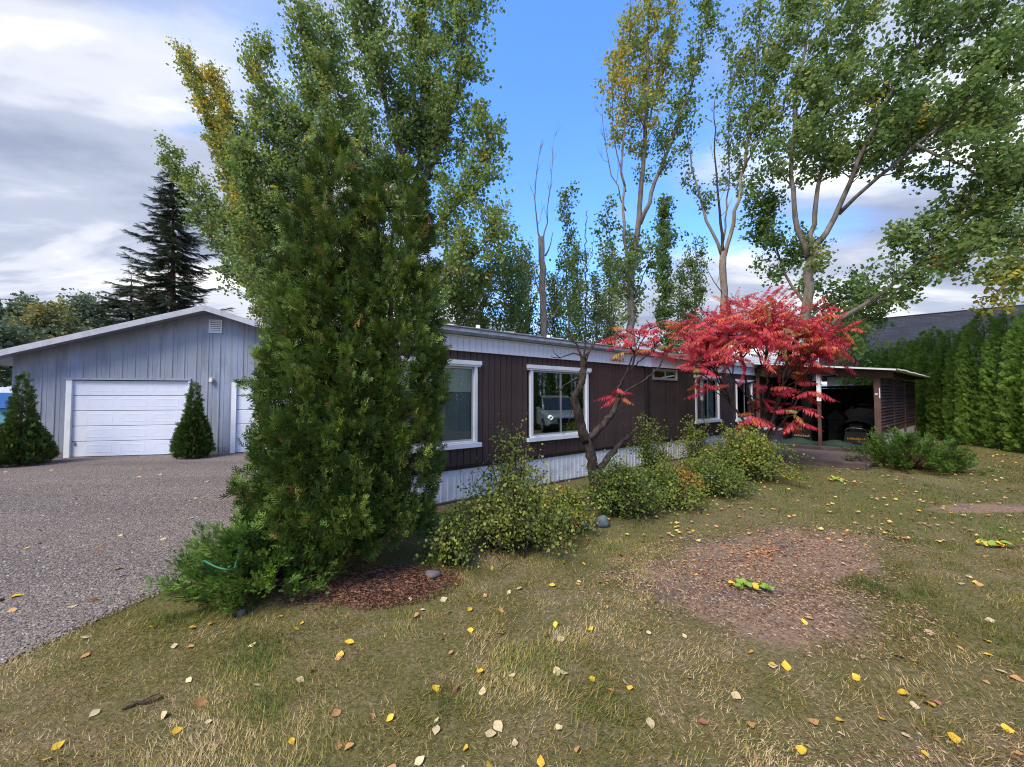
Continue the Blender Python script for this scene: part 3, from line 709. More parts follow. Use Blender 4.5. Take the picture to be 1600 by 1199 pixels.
# ------------------------------------------------------------------ CARPORT in front of the far end of the home
CA = hw(12.57, -3.20)
carport = empty('carport', CA, HA, label='dark brown open fronted carport with slatted side wall beside the red sumac', cat='carport')
CL, CWD = 6.9, 3.15
def build_carport():
    rng = np.random.default_rng(8)
    hz = 2.30
    for x in (0.0, 2.15, 4.3, 6.75):
        h = hz if x else hz + 0.04
        w = 0.14 if x == 0 else 0.09
        link('post', box('post', x - w / 2, x + w / 2, -0.07, 0.07, 0.0, h, 0.008), M['carport_wood'], carport)
    link('post', box('post', -0.04, 0.04, 1.31, 1.40, 0.0, 1.55, 0.006), M['carport_wood'], carport); link('white_post', box('white_post', -0.05, 0.05, 1.30, 1.41, 1.552, 2.45, 0.006), M['white_paint'], carport)
    link('post', box('post', -0.05, 0.05, 3.03, 3.13, 0.0, 2.64, 0.006), M['carport_wood'], carport)
    def rz(y): return 2.50 + 0.115 * (y)            # underside of the roof
    link('header_beam', extrude_x('header_beam', [(-0.35, rz(-0.35) - 0.24), (3.14, rz(3.14) - 0.26), (3.14, rz(3.14) - 0.03), (-0.35, rz(-0.35) - 0.03)], -0.10, -0.055), M['carport_wood'], carport)
    link('eave_beam', box('eave_beam', -0.05, CL + 0.1, -0.06, 0.06, hz + 0.042, rz(0) - 0.045), M['carport_wood'], carport)
    for x in np.arange(0.6, CL, 0.61):
        link('rafter', extrude_x('rafter', [(-0.33, rz(-0.33) - 0.10), (3.14, rz(3.14) - 0.14), (3.14, rz(3.14) - 0.03), (-0.33, rz(-0.33) - 0.03)], x - 0.02, x + 0.02), M['brown_dark'], carport)
    # corrugated sheets
    for k in range(8):
        x0 = -0.42 + k * 0.92; n = 37
        xs = np.linspace(x0, x0 + 0.96, n); zs = 0.018 * np.cos((xs - x0) * 2 * np.pi / 0.16)
        ys = np.linspace(-0.48, 3.16, 5); lift = 0.010 * (k % 2) + 0.006 * rng.uniform(0, 1)
        tilt = rng.uniform(-0.015, 0.025) if k > 3 else 0.0
        v = []; f = []
        for th in (0.0, 0.006):
            for y in ys:
                for x, z in zip(xs, zs): v.append((x, y, rz(y) + z + th + lift + (0.0 if y > 0.3 else tilt)))
        m = len(ys) * n
        for j in range(len(ys) - 1):
            for i in range(n - 1):
                a = j * n + i
                f += [(a, a + n, a + n + 1, a + 1), (m + a, m + a + 1, m + a + n + 1, m + a + n)]
        for i in range(n - 1):
            f += [(i, i + 1, m + i + 1, m + i), (m - n + i, m + m - n + i, m + m - n + i + 1, m - n + i + 1)]
        link('roof_sheet', mesh('roof_sheet', v, f, False), M['corrugated'], carport)
    link('roof_edge', extrude_x('roof_edge', [(-0.46, rz(-0.46) - 0.03), (3.12, rz(3.12) - 0.03), (3.12, rz(3.12) + 0.012), (-0.46, rz(-0.46) + 0.012)], -0.475, -0.452), M['fascia_white'], carport)
    # slatted side wall: three bays
    bays = [(0.07, 2.105), (2.195, 4.255), (4.345, 6.705)]
    for (a, b) in bays:
        L = b - a
        sl = mesh('slat', [(0, -0.062, 0), (L, -0.062, 0), (L, -0.014, 0.085), (0, -0.014, 0.085), (0, -0.048, 0), (L, -0.048, 0), (L, 0.0, 0.085), (0, 0.0, 0.085)], [(0, 1, 2, 3), (7, 6, 5, 4), (0, 4, 5, 1), (3, 2, 6, 7), (0, 3, 7, 4), (1, 5, 6, 2)])
        sl.materials.append(M['carport_slat'])
        for i in range(16):
            link('slat', sl, None, carport, (a, rng.uniform(-0.004, 0.004), 0.80 + i * 0.094), (0, R(rng.uniform(-0.25, 0.25)), 0))
        link('lower_board', box('lower_board', a, b, -0.035, 0.0, 0.60, 0.795, 0.004), M['carport_wood'], carport)
        link('white_skirt', box('white_skirt', a, b, -0.02, 0.01, 0.03, 0.598), M['skirt_white'], carport)
    for x in (1.1, 3.2, 5.5):
        link('stud', box('stud', x - 0.03, x + 0.03, 0.012, 0.07, 0.03, hz), M['brown_dark'], carport)
    # back wall of upright boards under a rail, open above
    y = 0.08
    bu = box('upright_board', 0, 0.123, 0, 0.022, 0, 2.02); bu.materials.append(M['carport_slat'])
    k = 0
    while y < 3.1:
        link('upright_board', bu, None, carport, (CL - 0.16 + 0.012 * (k % 2), y, 0.05), (0, 0, math.pi / 2)); y += 0.125; k += 1
    link('back_rail', box('back_rail', CL - 0.30, CL - 0.145, 0.08, 3.12, 2.08, 2.17), M['carport_wood'], carport)
    link('floor_slab', box('floor_slab', 0.08, CL - 0.05, 0.075, 3.12, 0.0, 0.045), M['concrete'], carport)
    # small white house-number strip on the corner post
    link('number_strip', box('number_strip', -0.075, -0.0715, -0.068, -0.050, 1.66, 1.95), M['white_paint'], carport)
    link('number_strip', box('number_strip', -0.076, -0.0715, -0.02, 0.045, 1.76, 1.79), M['white_paint'], carport)
build_carport()

def beam(name, a, b, w, z0, z1, label):
    a = np.array(a, float); b = np.array(b, float); d = b - a; L = np.linalg.norm(d)
    link(name, box(name, 0, L, -w / 2, w / 2, z0, z1, 0.012), M['timber'], None, (a[0], a[1], 0), (0, 0, math.atan2(d[1], d[0])), label=label, cat='timber')
beam('edging_timber', (6.75, 10.5), (8.18, 8.92), 0.15, -0.02, 0.16, 'weathered timber edging lying lowest before the carport, against the lawn')
beam('edging_timber', (8.05, 12.75), (10.42, 10.85), 0.15, 0.0, 0.20, 'dark timber step across the carport opening')
pad = [(6.85, 10.46), (8.22, 8.95), (9.6, 10.0), (10.45, 10.85), (9.0, 12.9), (8.0, 13.0), (7.2, 12.0)]
link('dirt_pad', mesh('dirt_pad', [(x, y, 0.09) for x, y in pad] + [(x, y, -0.02) for x, y in pad], [tuple(range(7))] + [(i, i + 7, (i + 1) % 7 + 7, (i + 1) % 7) for i in range(7)]), M['pad'], kind='structure')

# ------------------------------------------------------------------ things under the carport
def snowmobile(x, y, rz, mat_print, label, tarp):
    s = empty('snowmobile', carport.matrix_world @ Vector((x, y, 0.045)) if False else (hw(12.57 + x, -3.20 + y, 0.045)), HA + rz, label=label, cat='snowmobile', group='snowmobiles under the carport')
    # local x points to the front of the machine; the rear faces the yard
    tr = [(-0.02, 0.10), (0.10, 0.0), (1.35, 0.0), (1.62, 0.22), (1.55, 0.32), (0.05, 0.30)]
    me = extrude_y('track', [(a, b) for a, b in tr], -0.19, 0.19); link('track', me, M['rubber'], s)
    link('tunnel', multi_box('tunnel', [(-0.12, 1.7, -0.24, 0.24, 0.33, 0.50)]), M['black_plastic'], s)
    prof = [(0.0, 0.502), (-0.02, 0.72), (0.25, 0.80), (0.7, 0.76), (1.0, 0.70), (1.25, 0.72), (1.3, 0.502)]
    link('seat', extrude_y('seat', prof, -0.17, 0.17), M['seat_vinyl'], s)
    hood = []
    for (u, hw_, z0, z1) in ((1.25, 0.30, 0.45, 0.92), (1.55, 0.40, 0.40, 1.02), (1.95, 0.42, 0.36, 0.90), (2.35, 0.34, 0.34, 0.68), (2.62, 0.18, 0.34, 0.48)):
        hood.append([(u, -hw_, z0), (u, -hw_ * 0.95, (z0 + z1) / 2), (u, -hw_ * 0.55, z1), (u, hw_ * 0.55, z1), (u, hw_ * 0.95, (z0 + z1) / 2), (u, hw_, z0)])
    v = [p for r in hood for p in r]; f = []
    for i in range(4):
        for j in range(6): f.append((i * 6 + j, i * 6 + (j + 1) % 6, i * 6 + 6 + (j + 1) % 6, i * 6 + 6 + j))
    f += [tuple(range(6))[::-1], tuple(range(24, 30))]
    link('hood', mesh('hood', v, f), M['black_plastic'], s)
    ws = [(1.50, -0.30, 1.02), (1.50, 0.30, 1.02), (1.34, 0.24, 1.36), (1.34, -0.24, 1.36)]
    link('windscreen', mesh('windscreen', ws + [(a + 0.008, b, c) for a, b, c in ws], [(0, 1, 2, 3), (7, 6, 5, 4), (0, 4, 5, 1), (1, 5, 6, 2), (2, 6, 7, 3), (3, 7, 4, 0)]), M['black_plastic'], s)
    link('handlebar', tubes('handlebar', [([(1.30, -0.36, 1.02), (1.36, -0.1, 1.06), (1.36, 0.1, 1.06), (1.30, 0.36, 1.02)], 0.016)], 6), M['black_plastic'], s)
    for q in (-0.45, 0.45):
        link('ski', multi_box('ski', [(1.7, 2.75, q - 0.06, q + 0.06, 0.0, 0.03), (2.12, 2.2, q - 0.02, q + 0.02, 0.03, 0.42)]), M['black_plastic'], s)
    fl = [(-0.16, -0.30, 0.12), (-0.16, 0.30, 0.12), (-0.12, 0.27, 0.50), (-0.12, -0.27, 0.50)]
    flap = link('snow_flap', mesh('snow_flap', fl + [(a + 0.015, b, c) for a, b, c in fl], [(3, 2, 1, 0), (4, 5, 6, 7), (0, 1, 5, 4), (1, 2, 6, 5), (2, 3, 7, 6), (3, 0, 4, 7)]), M['black_plastic'], s)
    # worn lettering on the flap: short slanted strokes in a row
    rng = np.random.default_rng(int(x * 100)); bx = []
    for i in range(9):
        y0 = -0.235 + i * 0.052; h = 0.055 + 0.02 * (i in (0, 3, 6))
        bx.append((-0.166, -0.1585, y0, y0 + 0.038, 0.245, 0.245 + h))
    link('lettering', multi_box('lettering', bx), mat_print, flap)
    link('rear_bar', tubes('rear_bar', [(resample([(-0.10, -0.27, 0.50), (-0.16, -0.2, 0.60), (-0.18, 0, 0.63), (-0.16, 0.2, 0.60), (-0.10, 0.27, 0.50)], 0.05), 0.014)], 6), M['chrome'], s)
    if tarp:
        n = 18; rg = np.random.default_rng(4); v = []; f = []
        for i in range(n):
            for j in range(n):
                u = 0.05 + 2.3 * i / (n - 1); w = -0.62 + 1.24 * j / (n - 1)
                top = np.interp(u, [0, 0.5, 1.2, 1.5, 2.0, 2.4], [0.84, 0.86, 0.98, 1.42, 1.10, 0.85])
                z = top - 0.62 * abs(w / 0.62) ** 2.2 * (0.55 + 0.25 * u / 2.3) + rg.uniform(-0.025, 0.025)
                v.append((u, w, z))
        for i in range(n - 1):
            for j in range(n - 1):
                a = i * n + j; f.append((a, a + n, a + n + 1, a + 1))
        m = len(v); v2 = v + [(a, b, c - 0.006) for a, b, c in v]
        f2 = f + [tuple(q + m for q in g[::-1]) for g in f]
        t = link('tarp', mesh('tarp', v2, f2, True), M['grey_tarp'], None, s.location, s.rotation_euler, label='crumpled grey tarp thrown over the right hand snowmobile', cat='tarp')
    return s
snowmobile(1.5, 2.2, R(-4), M['yellow_print'], 'uncovered black snowmobile with faded yellowish lettering on its rear flap', False)
snowmobile(1.6, 0.78, R(3), M['orange_print'], 'black snowmobile with bright orange lettering, half under a grey tarp', True)
def peaked_box():
    b = empty('storage_box', hw(12.57 + 2.6, -3.20 + 1.48, 0.045), HA, label='charcoal box with a peaked lid standing between the two snowmobiles', cat='box')
    link('body', box('body', -0.2, 0.2, -0.22, 0.22, 0, 0.85, 0.01), M['dark_box'], b)
    link('lid', extrude_x('lid', [(-0.29, 0.852), (0.29, 0.852), (0.27, 0.90), (0, 1.20), (-0.27, 0.90)], -0.25, 0.25), M['dark_box'], b)
peaked_box()
def green_sheet():
    n, m = 26, 8; rg = np.random.default_rng(12); v = []; f = []
    for i in range(n):
        for j in range(m):
            u = -1.35 + 2.7 * i / (n - 1); w = -0.28 + 0.56 * j / (m - 1)
            z = 0.02 + 0.20 * math.exp(-(w / 0.16) ** 2) * (0.7 + 0.5 * math.sin(u * 3.1) ** 2) + rg.uniform(0, 0.03)
            v.append((w, u, z))
    for i in range(n - 1):
        for j in range(m - 1):
            a = i * m + j; f.append((a, a + 1, a + m + 1, a + m))
    k = len(v); v += [(a, b, 0.0) for a, b, c in v]
    f += [tuple(q + k for q in g[::-1]) for g in f]
    link('rolled_tarp', mesh('rolled_tarp', v, f, True), M['green_tarp'], None, hw(12.57 + 0.62, -3.2 + 1.6, 0.046), (0, 0, HA), label='dark green tarp rolled up along the front of the carport floor', cat='tarp')
green_sheet()
def bin_pots():
    for (t, n, s, lab) in ((11.7, -0.75, 1.0, 'grey tub beside the wall behind the sumac'),):
        b = empty('plant_tub', hw(t, n), HA, label=lab, cat='tub')
        k = 14; an = np.linspace(0, 2 * np.pi, k, endpoint=False)
        pr = [(0.25, 0.0), (0.33, 0.62), (0.36, 0.62), (0.36, 0.68), (0.30, 0.68), (0.28, 0.60), (0.0, 0.58)]
        v = [(r * math.cos(a), r * math.sin(a), z) for r, z in pr for a in an]
        f = [(i * k + j, i * k + (j + 1) % k, (i + 1) * k + (j + 1) % k, (i + 1) * k + j) for i in range(len(pr) - 1) for j in range(k)]
        link('shell', mesh('shell', v, f, True), M['grey_curtain'], b)
bin_pots()

# ------------------------------------------------------------------ neighbour's house behind the hedge
def neighbour():
    a = np.array([23.0, 28.6]); d = np.array([0.77, -0.64]); d /= np.linalg.norm(d)
    h = empty('neighbour_house', (a[0], a[1], 0), math.atan2(d[1], d[0]), label='neighbouring house with a dark shingled roof rising behind the tall hedge', cat='house')
    L, wd, rz, ez = 26.0, 5.0, 7.0, 3.3
    link('wall', extrude_x('wall', [(-wd + 0.5, 0), (wd - 0.5, 0), (wd - 0.5, ez), (0, rz - 0.4), (-wd + 0.5, ez)], 0.4, L - 0.4), M['neighbour_wall'], h)
    for s in (-1, 1):
        ang = math.atan2(rz - ez + 0.35, wd); sl = math.hypot(rz - ez + 0.35, wd)
        me = box('roof_slope', 0, L, 0, sl, 0.0, 0.12)
        if s < 0: link('roof_slope', me, M['shingle'], h, (0, -wd, ez - 0.35), (ang, 0, 0))
        else: link('roof_slope', me, M['shingle'], h, (L, wd, ez - 0.35), (ang, 0, math.pi))
    link('ridge_cap', box('ridge_cap', 0, L, -0.14, 0.14, rz + 0.06, rz + 0.14, 0.02), M['shingle'], h)
neighbour()

# ------------------------------------------------------------------ covered thing at the left edge
def left_box():
    p = gp(-22, 708); b = empty('covered_trailer', (p[0] - 0.35, p[1] + 1.6, 0), R(12), label='teal sided box under a blue cover at the left edge, beyond the garage corner', cat='trailer')
    link('body', box('body', -1.5, 0.9, -0.7, 1.6, 0.35, 1.32, 0.03), M['teal'], b)
    link('blue_cover', extrude_y('blue_cover', [(-1.62, 1.325), (1.0, 1.325), (0.9, 1.80), (-1.5, 1.84)], -0.8, 1.7), M['blue_plastic'], b)
    link('white_top', extrude_y('white_top', [(-1.55, 1.845), (0.92, 1.805), (0.6, 1.95), (-1.3, 2.02)], -0.75, 1.65), M['white_paint'], b)
    for x in (-1.0, 0.4):
        k = 18; an = np.linspace(0, 2 * np.pi, k, endpoint=False)
        link('wheel', extrude_y('wheel', [(x + 0.34 * math.cos(a), 0.34 + 0.34 * math.sin(a)) for a in an], -0.65, -0.42), M['rubber'], b)
left_box()

# ================================================================== VEGETATION
LEAF_V = [(0, 0, 0), (0.46, 0.42, 0.10), (0, 1, -0.05), (-0.46, 0.42, 0.10)]
LEAF_F = [(0, 1, 2), (0, 2, 3)]
DENS, LEAFN, LEAFS = 1.6, 1.40, 1.02
def rand_dirs(rng, n):
    return nrm(rng.normal(0, 1, (n, 3)))
def along(pts, t):
    d = np.concatenate([[0], np.cumsum(np.linalg.norm(np.diff(pts, axis=0), axis=1))]); s = t * d[-1]
    i = min(np.searchsorted(d, s, side='right') - 1, len(pts) - 2); u = (s - d[i]) / max(1e-6, d[i + 1] - d[i])
    return pts[i] * (1 - u) + pts[i + 1] * u, nrm(pts[i + 1] - pts[i]), d[-1]

def broadleaf(name, label, limbs, seed, leaf=0.11, per_m=2.2, seclen=1.9, ntwig=7, twiglen=0.9, nleaf=16, t0=0.12, up=0.35,
              group=None, bark='bark', leaves='poplar', cat='tree', bare=(), tscale=1.0, leaf_sig=0.125, droop=0.0, sides=9):
    """limbs: list of dict(p=[(px,py,Y)...] or world points, r=(r0,r1), n=density factor, tint=base tint, t0=start of foliage)"""
    rng = np.random.default_rng(seed)
    base = limbs[0]['p'][0]
    b3 = np.array(limbs[0]['w'][0]) if 'w' in limbs[0] else at(*base)
    b3 = np.array([b3[0], b3[1], 0.0])
    t = empty(name, b3, 0, label=label, cat=cat, group=group)
    secs, twigs, LP, LD, LT, LS = [], [], [], [], [], []
    for li, lb in enumerate(limbs):
        pts = np.array([at(*q) for q in lb['p']]) if 'p' in lb else np.array(lb['w'], float)
        if li == 0: pts[0][2] = -0.05
        pts = resample(pts, 0.5, 0.035, rng) - b3
        n = len(pts); r0, r1 = lb['r']
        u_ = np.linspace(0, 1, n); rad = 0.78 * (r0 + (r1 - r0) * u_ ** 0.8)
        if li == 0: rad = rad * (1 + 0.35 * np.exp(-u_ * 14))
        link('trunk' if li == 0 else 'limb', tubes('limb', [(pts, rad)], sides, 0.07, seed + li), M[lb.get('bark', bark)], t)
        _, _, L = along(pts, 0.5)
        dens = lb.get('n', 1.0); ns = int(L * per_m * (1.0 if lb.get('bare') else DENS) * abs(dens) * (1 - lb.get('t0', t0)))
        isbare = lb.get('bare', False)
        for k in range(ns):
            tt = lb.get('t0', t0) + (1 - lb.get('t0', t0)) * (k + rng.random()) / max(1, ns)
            p, tan, _ = along(pts, min(tt, 0.999))
            q = rand_dirs(rng, 1)[0]; q = nrm(q - tan * (q @ tan))
            d = nrm(tan * rng.uniform(0.35, 0.8) + q * rng.uniform(0.6, 1.1) + np.array([0, 0, up]))
            sl = seclen * lb.get('s', 1.0) * (1.15 - 0.65 * tt) * rng.uniform(0.5, 1.25)
            c = np.array([0, 0, up * 0.5 - droop]); sp = np.array([p, p + d * sl * 0.35 + rng.normal(0, 0.03, 3), p + d * sl * 0.7 + c * sl * 0.2, p + d * sl + c * sl * 0.42])
            r = max(0.008, 0.016 * sl * (0.7 + 0.6 * rng.random()))
            secs.append((sp, np.array([r, r * 0.75, r * 0.5, r * 0.25])))
            if isbare:
                for _ in range(3):
                    s0, tn, _l = along(sp, rng.uniform(0.3, 0.9)); dd = nrm(tn + rand_dirs(rng, 1)[0] * 0.6 + np.array([0, 0, 0.4]))
                    twigs.append((np.array([s0, s0 + dd * rng.uniform(0.3, 0.7)]), np.array([0.007, 0.003])))
                continue
            stint = lb.get('tint', 0.50) + rng.normal(0, 0.08)
            for w in range(max(2, int(ntwig * (0.5 + 0.5 * sl / seclen)))):
                s0, tn, _l = along(sp, rng.uniform(0.15, 1.0))
                dd = nrm(tn * 0.7 + rand_dirs(rng, 1)[0] * 0.8 + np.array([0, 0, 0.2 - droop])); tl = twiglen * rng.uniform(0.4, 1.1)
                e = s0 + dd * tl
                if rng.random() < 0.5: twigs.append((np.array([s0, s0 + dd * tl * 0.6, e]), np.array([0.008, 0.006, 0.003])))
                m = rng.poisson(nleaf * LEAFN)
                if m == 0: continue
                a = rng.uniform(0.1, 1.05, m)
                LP.append(s0 + dd * (a * tl)[:, None] + rng.normal(0, leaf_sig, (m, 3)))
                LD.append(rand_dirs(rng, m) * 0.9 + dd * 0.3 + np.array([0, 0, -0.45]))
                LT.append(np.clip(stint + rng.normal(0, 0.10, m) + (0.35 if rng.random() < 0.012 else 0), 0, 1)); LS.append(LEAFS * leaf * rng.uniform(0.5, 1.35, m))
    if secs: link('branches', tubes('branches', secs, 4, 0.05, seed), M[bark], t, kind='stuff')
    if twigs: link('twigs', tubes('twigs', twigs, 3, 0, seed), M['twig'], t, kind='stuff')
    if LP:
        P = np.concatenate(LP); Dd = np.concatenate(LD); T = np.concatenate(LT); S = np.concatenate(LS)
        link('crown', scatter('crown', LEAF_V, LEAF_F, P, frames(Dd, rand_dirs(rng, len(P))), S, T), M[leaves], t, kind='stuff')
    return t

YC = 16.0
broadleaf('poplar_tree', 'tall full green poplar rising right behind the big two-topped arborvitae', [
    dict(p=[(652, 684, YC), (650, 500, YC), (646, 400, YC), (640, 318, YC)], r=(0.30, 0.20), t0=0.45, n=1.2),
    dict(p=[(640, 320, YC), (622, 230, YC - .4), (592, 120, YC - 1), (560, 0, YC - 1.4), (548, -90, YC - 1.6)], r=(0.17, 0.05), n=1.5),
    dict(p=[(642, 318, YC), (656, 235, YC + .3), (662, 120, YC + .6), (664, 0, YC + 1), (660, -120, YC + 1)], r=(0.18, 0.05), n=1.5),
    dict(p=[(645, 330, YC), (690, 215, YC), (716, 130, YC - .8), (722, 40, YC - 1.2), (715, -40, YC - 1.4)], r=(0.14, 0.04), n=1.3),
    dict(p=[(648, 405, YC), (695, 340, YC - .6), (745, 285, YC - 1), (772, 205, YC - 1.2)], r=(0.11, 0.03), n=1.3, s=0.8),
    dict(p=[(645, 430, YC), (570, 330, YC - .4), (515, 230, YC - .4), (485, 120, YC), (470, 20, YC)], r=(0.13, 0.03), n=1.3, s=0.7),
    dict(p=[(650, 480, YC), (700, 430, YC - 1), (748, 390, YC - 1.6), (775, 345, YC - 1.6)], r=(0.09, 0.02), n=1.3, s=0.75),
    dict(p=[(650, 490, YC), (690, 470, YC + 1), (740, 455, YC + 1.4), (790, 420, YC + 1.4)], r=(0.08, 0.02), n=1.1, s=0.7),
    dict(p=[(648, 470, YC), (590, 430, YC + 1), (540, 380, YC + 1.4), (500, 320, YC + 1.4)], r=(0.09, 0.02), n=1.2),
    dict(p=[(646, 380, YC), (585, 270, YC + 1.2), (530, 150, YC + 1.8), (512, 30, YC + 1.8)], r=(0.11, 0.03), n=1.4),
], 11, leaf=0.13, per_m=2.7, seclen=1.75, ntwig=8, twiglen=0.85, nleaf=19)
YB = 19.0
broadleaf('poplar_tree', 'green poplar standing between the yellowing poplar and the tallest one, left of the arborvitae', [
    dict(p=[(452, 684, YB), (446, 520, YB), (436, 400, YB), (420, 240, YB), (400, 75, YB)], r=(0.24, 0.04), t0=0.25, n=1.7, tint=0.55),
    dict(p=[(448, 500, YB), (485, 400, YB + .5), (490, 290, YB + 1), (470, 190, YB + 1)], r=(0.12, 0.03), n=1.6, tint=0.55),
    dict(p=[(446, 520, YB), (405, 430, YB - .5), (388, 330, YB - .8), (378, 235, YB - .8)], r=(0.12, 0.03), n=1.6),
    dict(p=[(448, 540, YB), (480, 470, YB - 1), (520, 420, YB - 1)], r=(0.1, 0.03), n=1.5),
    dict(p=[(440, 430, YB), (455, 300, YB), (450, 180, YB)], r=(0.1, 0.03), n=1.6),
], 12, leaf=0.135, per_m=2.6, seclen=1.4, ntwig=7, twiglen=0.85, nleaf=17)
YA = 21.5
broadleaf('poplar_tree', 'yellowing poplar with pointed wind-swept tops above the garage ridge', [
    dict(p=[(418, 684, YA), (412, 480, YA), (388, 380, YA), (350, 260, YA), (314, 160, YA), (290, 92, YA)], r=(0.22, 0.03), t0=0.25, n=1.7, tint=0.74, s=0.8),
    dict(p=[(404, 430, YA), (384, 320, YA), (356, 200, YA), (330, 118, YA)], r=(0.10, 0.03), n=1.7, tint=0.78, s=0.8),
    dict(p=[(400, 420, YA), (350, 360, YA - .5), (300, 300, YA - .8), (262, 240, YA - .8)], r=(0.09, 0.02), n=1.4, tint=0.55, s=0.8),
    dict(p=[(408, 470, YA), (370, 420, YA + .5), (330, 370, YA + .5), (300, 345, YA + .5)], r=(0.09, 0.02), n=1.3, tint=0.4),
    dict(p=[(402, 420, YA), (398, 320, YA + .8), (380, 210, YA + .8)], r=(0.09, 0.02), n=1.5, tint=0.5),
    dict(p=[(412, 490, YA), (390, 450, YA - .8), (350, 430, YA - 1)], r=(0.08, 0.02), n=1.4, tint=0.38),
], 13, leaf=0.14, per_m=2.9, seclen=1.35, ntwig=6, twiglen=0.75, nleaf=14, up=0.75)
YF = 17.0
broadleaf('poplar_tree', 'two-stemmed poplar with a golden yellow top behind the middle of the home', [
    dict(p=[(986, 684, YF), (986, 500, YF), (984, 420, YF), (992, 380, YF)], r=(0.26, 0.20), t0=0.55, n=1.8, s=0.7),
    dict(p=[(990, 400, YF), (1002, 300, YF), (1010, 170, YF), (1014, 30, YF), (1020, -80, YF)], r=(0.17, 0.04), n=1.1, tint=0.74, t0=0.3, s=0.9),
    dict(p=[(1000, 350, YF), (1030, 270, YF), (1060, 190, YF), (1090, 90, YF), (1112, -20, YF)], r=(0.13, 0.03), n=1.0, tint=0.36, t0=0.15, s=0.75),
    dict(p=[(980, 440, YF), (976, 350, YF - .5), (974, 250, YF - .5), (978, 130, YF - .5), (985, 20, YF - .5)], r=(0.10, 0.02), n=1.0, tint=0.76, t0=0.45, bark='bark_pale'),
    dict(p=[(978, 330, YF - .5), (950, 250, YF - .8), (940, 150, YF - .8)], r=(0.04, 0.01), n=0.7, bare=True, s=0.5),
    dict(p=[(978, 300, YF - .5), (958, 200, YF - .8), (960, 80, YF - .8)], r=(0.04, 0.01), n=0.9, tint=0.76, t0=0.4, s=0.6),
    dict(p=[(1010, 200, YF), (1040, 100, YF + .6), (1050, 0, YF + .6)], r=(0.06, 0.01), n=1.1, tint=0.72, s=0.7),
    dict(p=[(985, 470, YF), (960, 400, YF - 1), (945, 330, YF - 1)], r=(0.06, 0.01), n=0.7, tint=0.32, s=0.6),
    dict(p=[(986, 480, YF), (1010, 420, YF + 1), (1040, 370, YF + 1)], r=(0.06, 0.01), n=0.7, tint=0.3, s=0.6),
], 14, leaf=0.125, per_m=2.3, seclen=1.5, ntwig=6, twiglen=0.75, nleaf=15, t0=0.2, up=0.55)
YH = 17.0
broadleaf('poplar_tree', 'thin half-bare poplar with pale forked trunk behind the red sumac', [
    dict(p=[(1131, 684, YH), (1131, 520, YH), (1130, 440, YH), (1128, 395, YH)], r=(0.22, 0.18), n=0, bark='bark_pale'),
    dict(p=[(1128, 400, YH), (1105, 345, YH), (1085, 280, YH), (1070, 190, YH)], r=(0.10, 0.02), n=0.5, s=0.5, bark='bark_pale', tint=0.35),
    dict(p=[(1130, 400, YH), (1124, 330, YH), (1118, 240, YH), (1116, 150, YH)], r=(0.09, 0.02), n=0.6, bare=True, s=0.5, bark='bark_dark'),
    dict(p=[(1132, 400, YH), (1150, 330, YH), (1166, 240, YH), (1180, 130, YH), (1190, 10, YH)], r=(0.12, 0.03), n=1.3, tint=0.46, t0=0.25, s=1.0, bark='bark_pale'),
    dict(p=[(1128, 390, YH), (1140, 280, YH + .5), (1138, 180, YH + .5), (1145, 60, YH + .5)], r=(0.06, 0.015), n=0.8, tint=0.42, t0=0.4, s=0.6),
    dict(p=[(1130, 460, YH), (1105, 420, YH - .5), (1085, 385, YH - .5)], r=(0.03, 0.01), n=0.6, bare=True, s=0.5),
    dict(p=[(1160, 270, YH), (1200, 180, YH - .5), (1215, 70, YH - .5)], r=(0.06, 0.015), n=1.4, tint=0.40, s=0.7),
], 15, leaf=0.125, per_m=2.1, seclen=1.45, ntwig=6, twiglen=0.7, nleaf=14, t0=0.2, up=0.5)
YI = 14.5
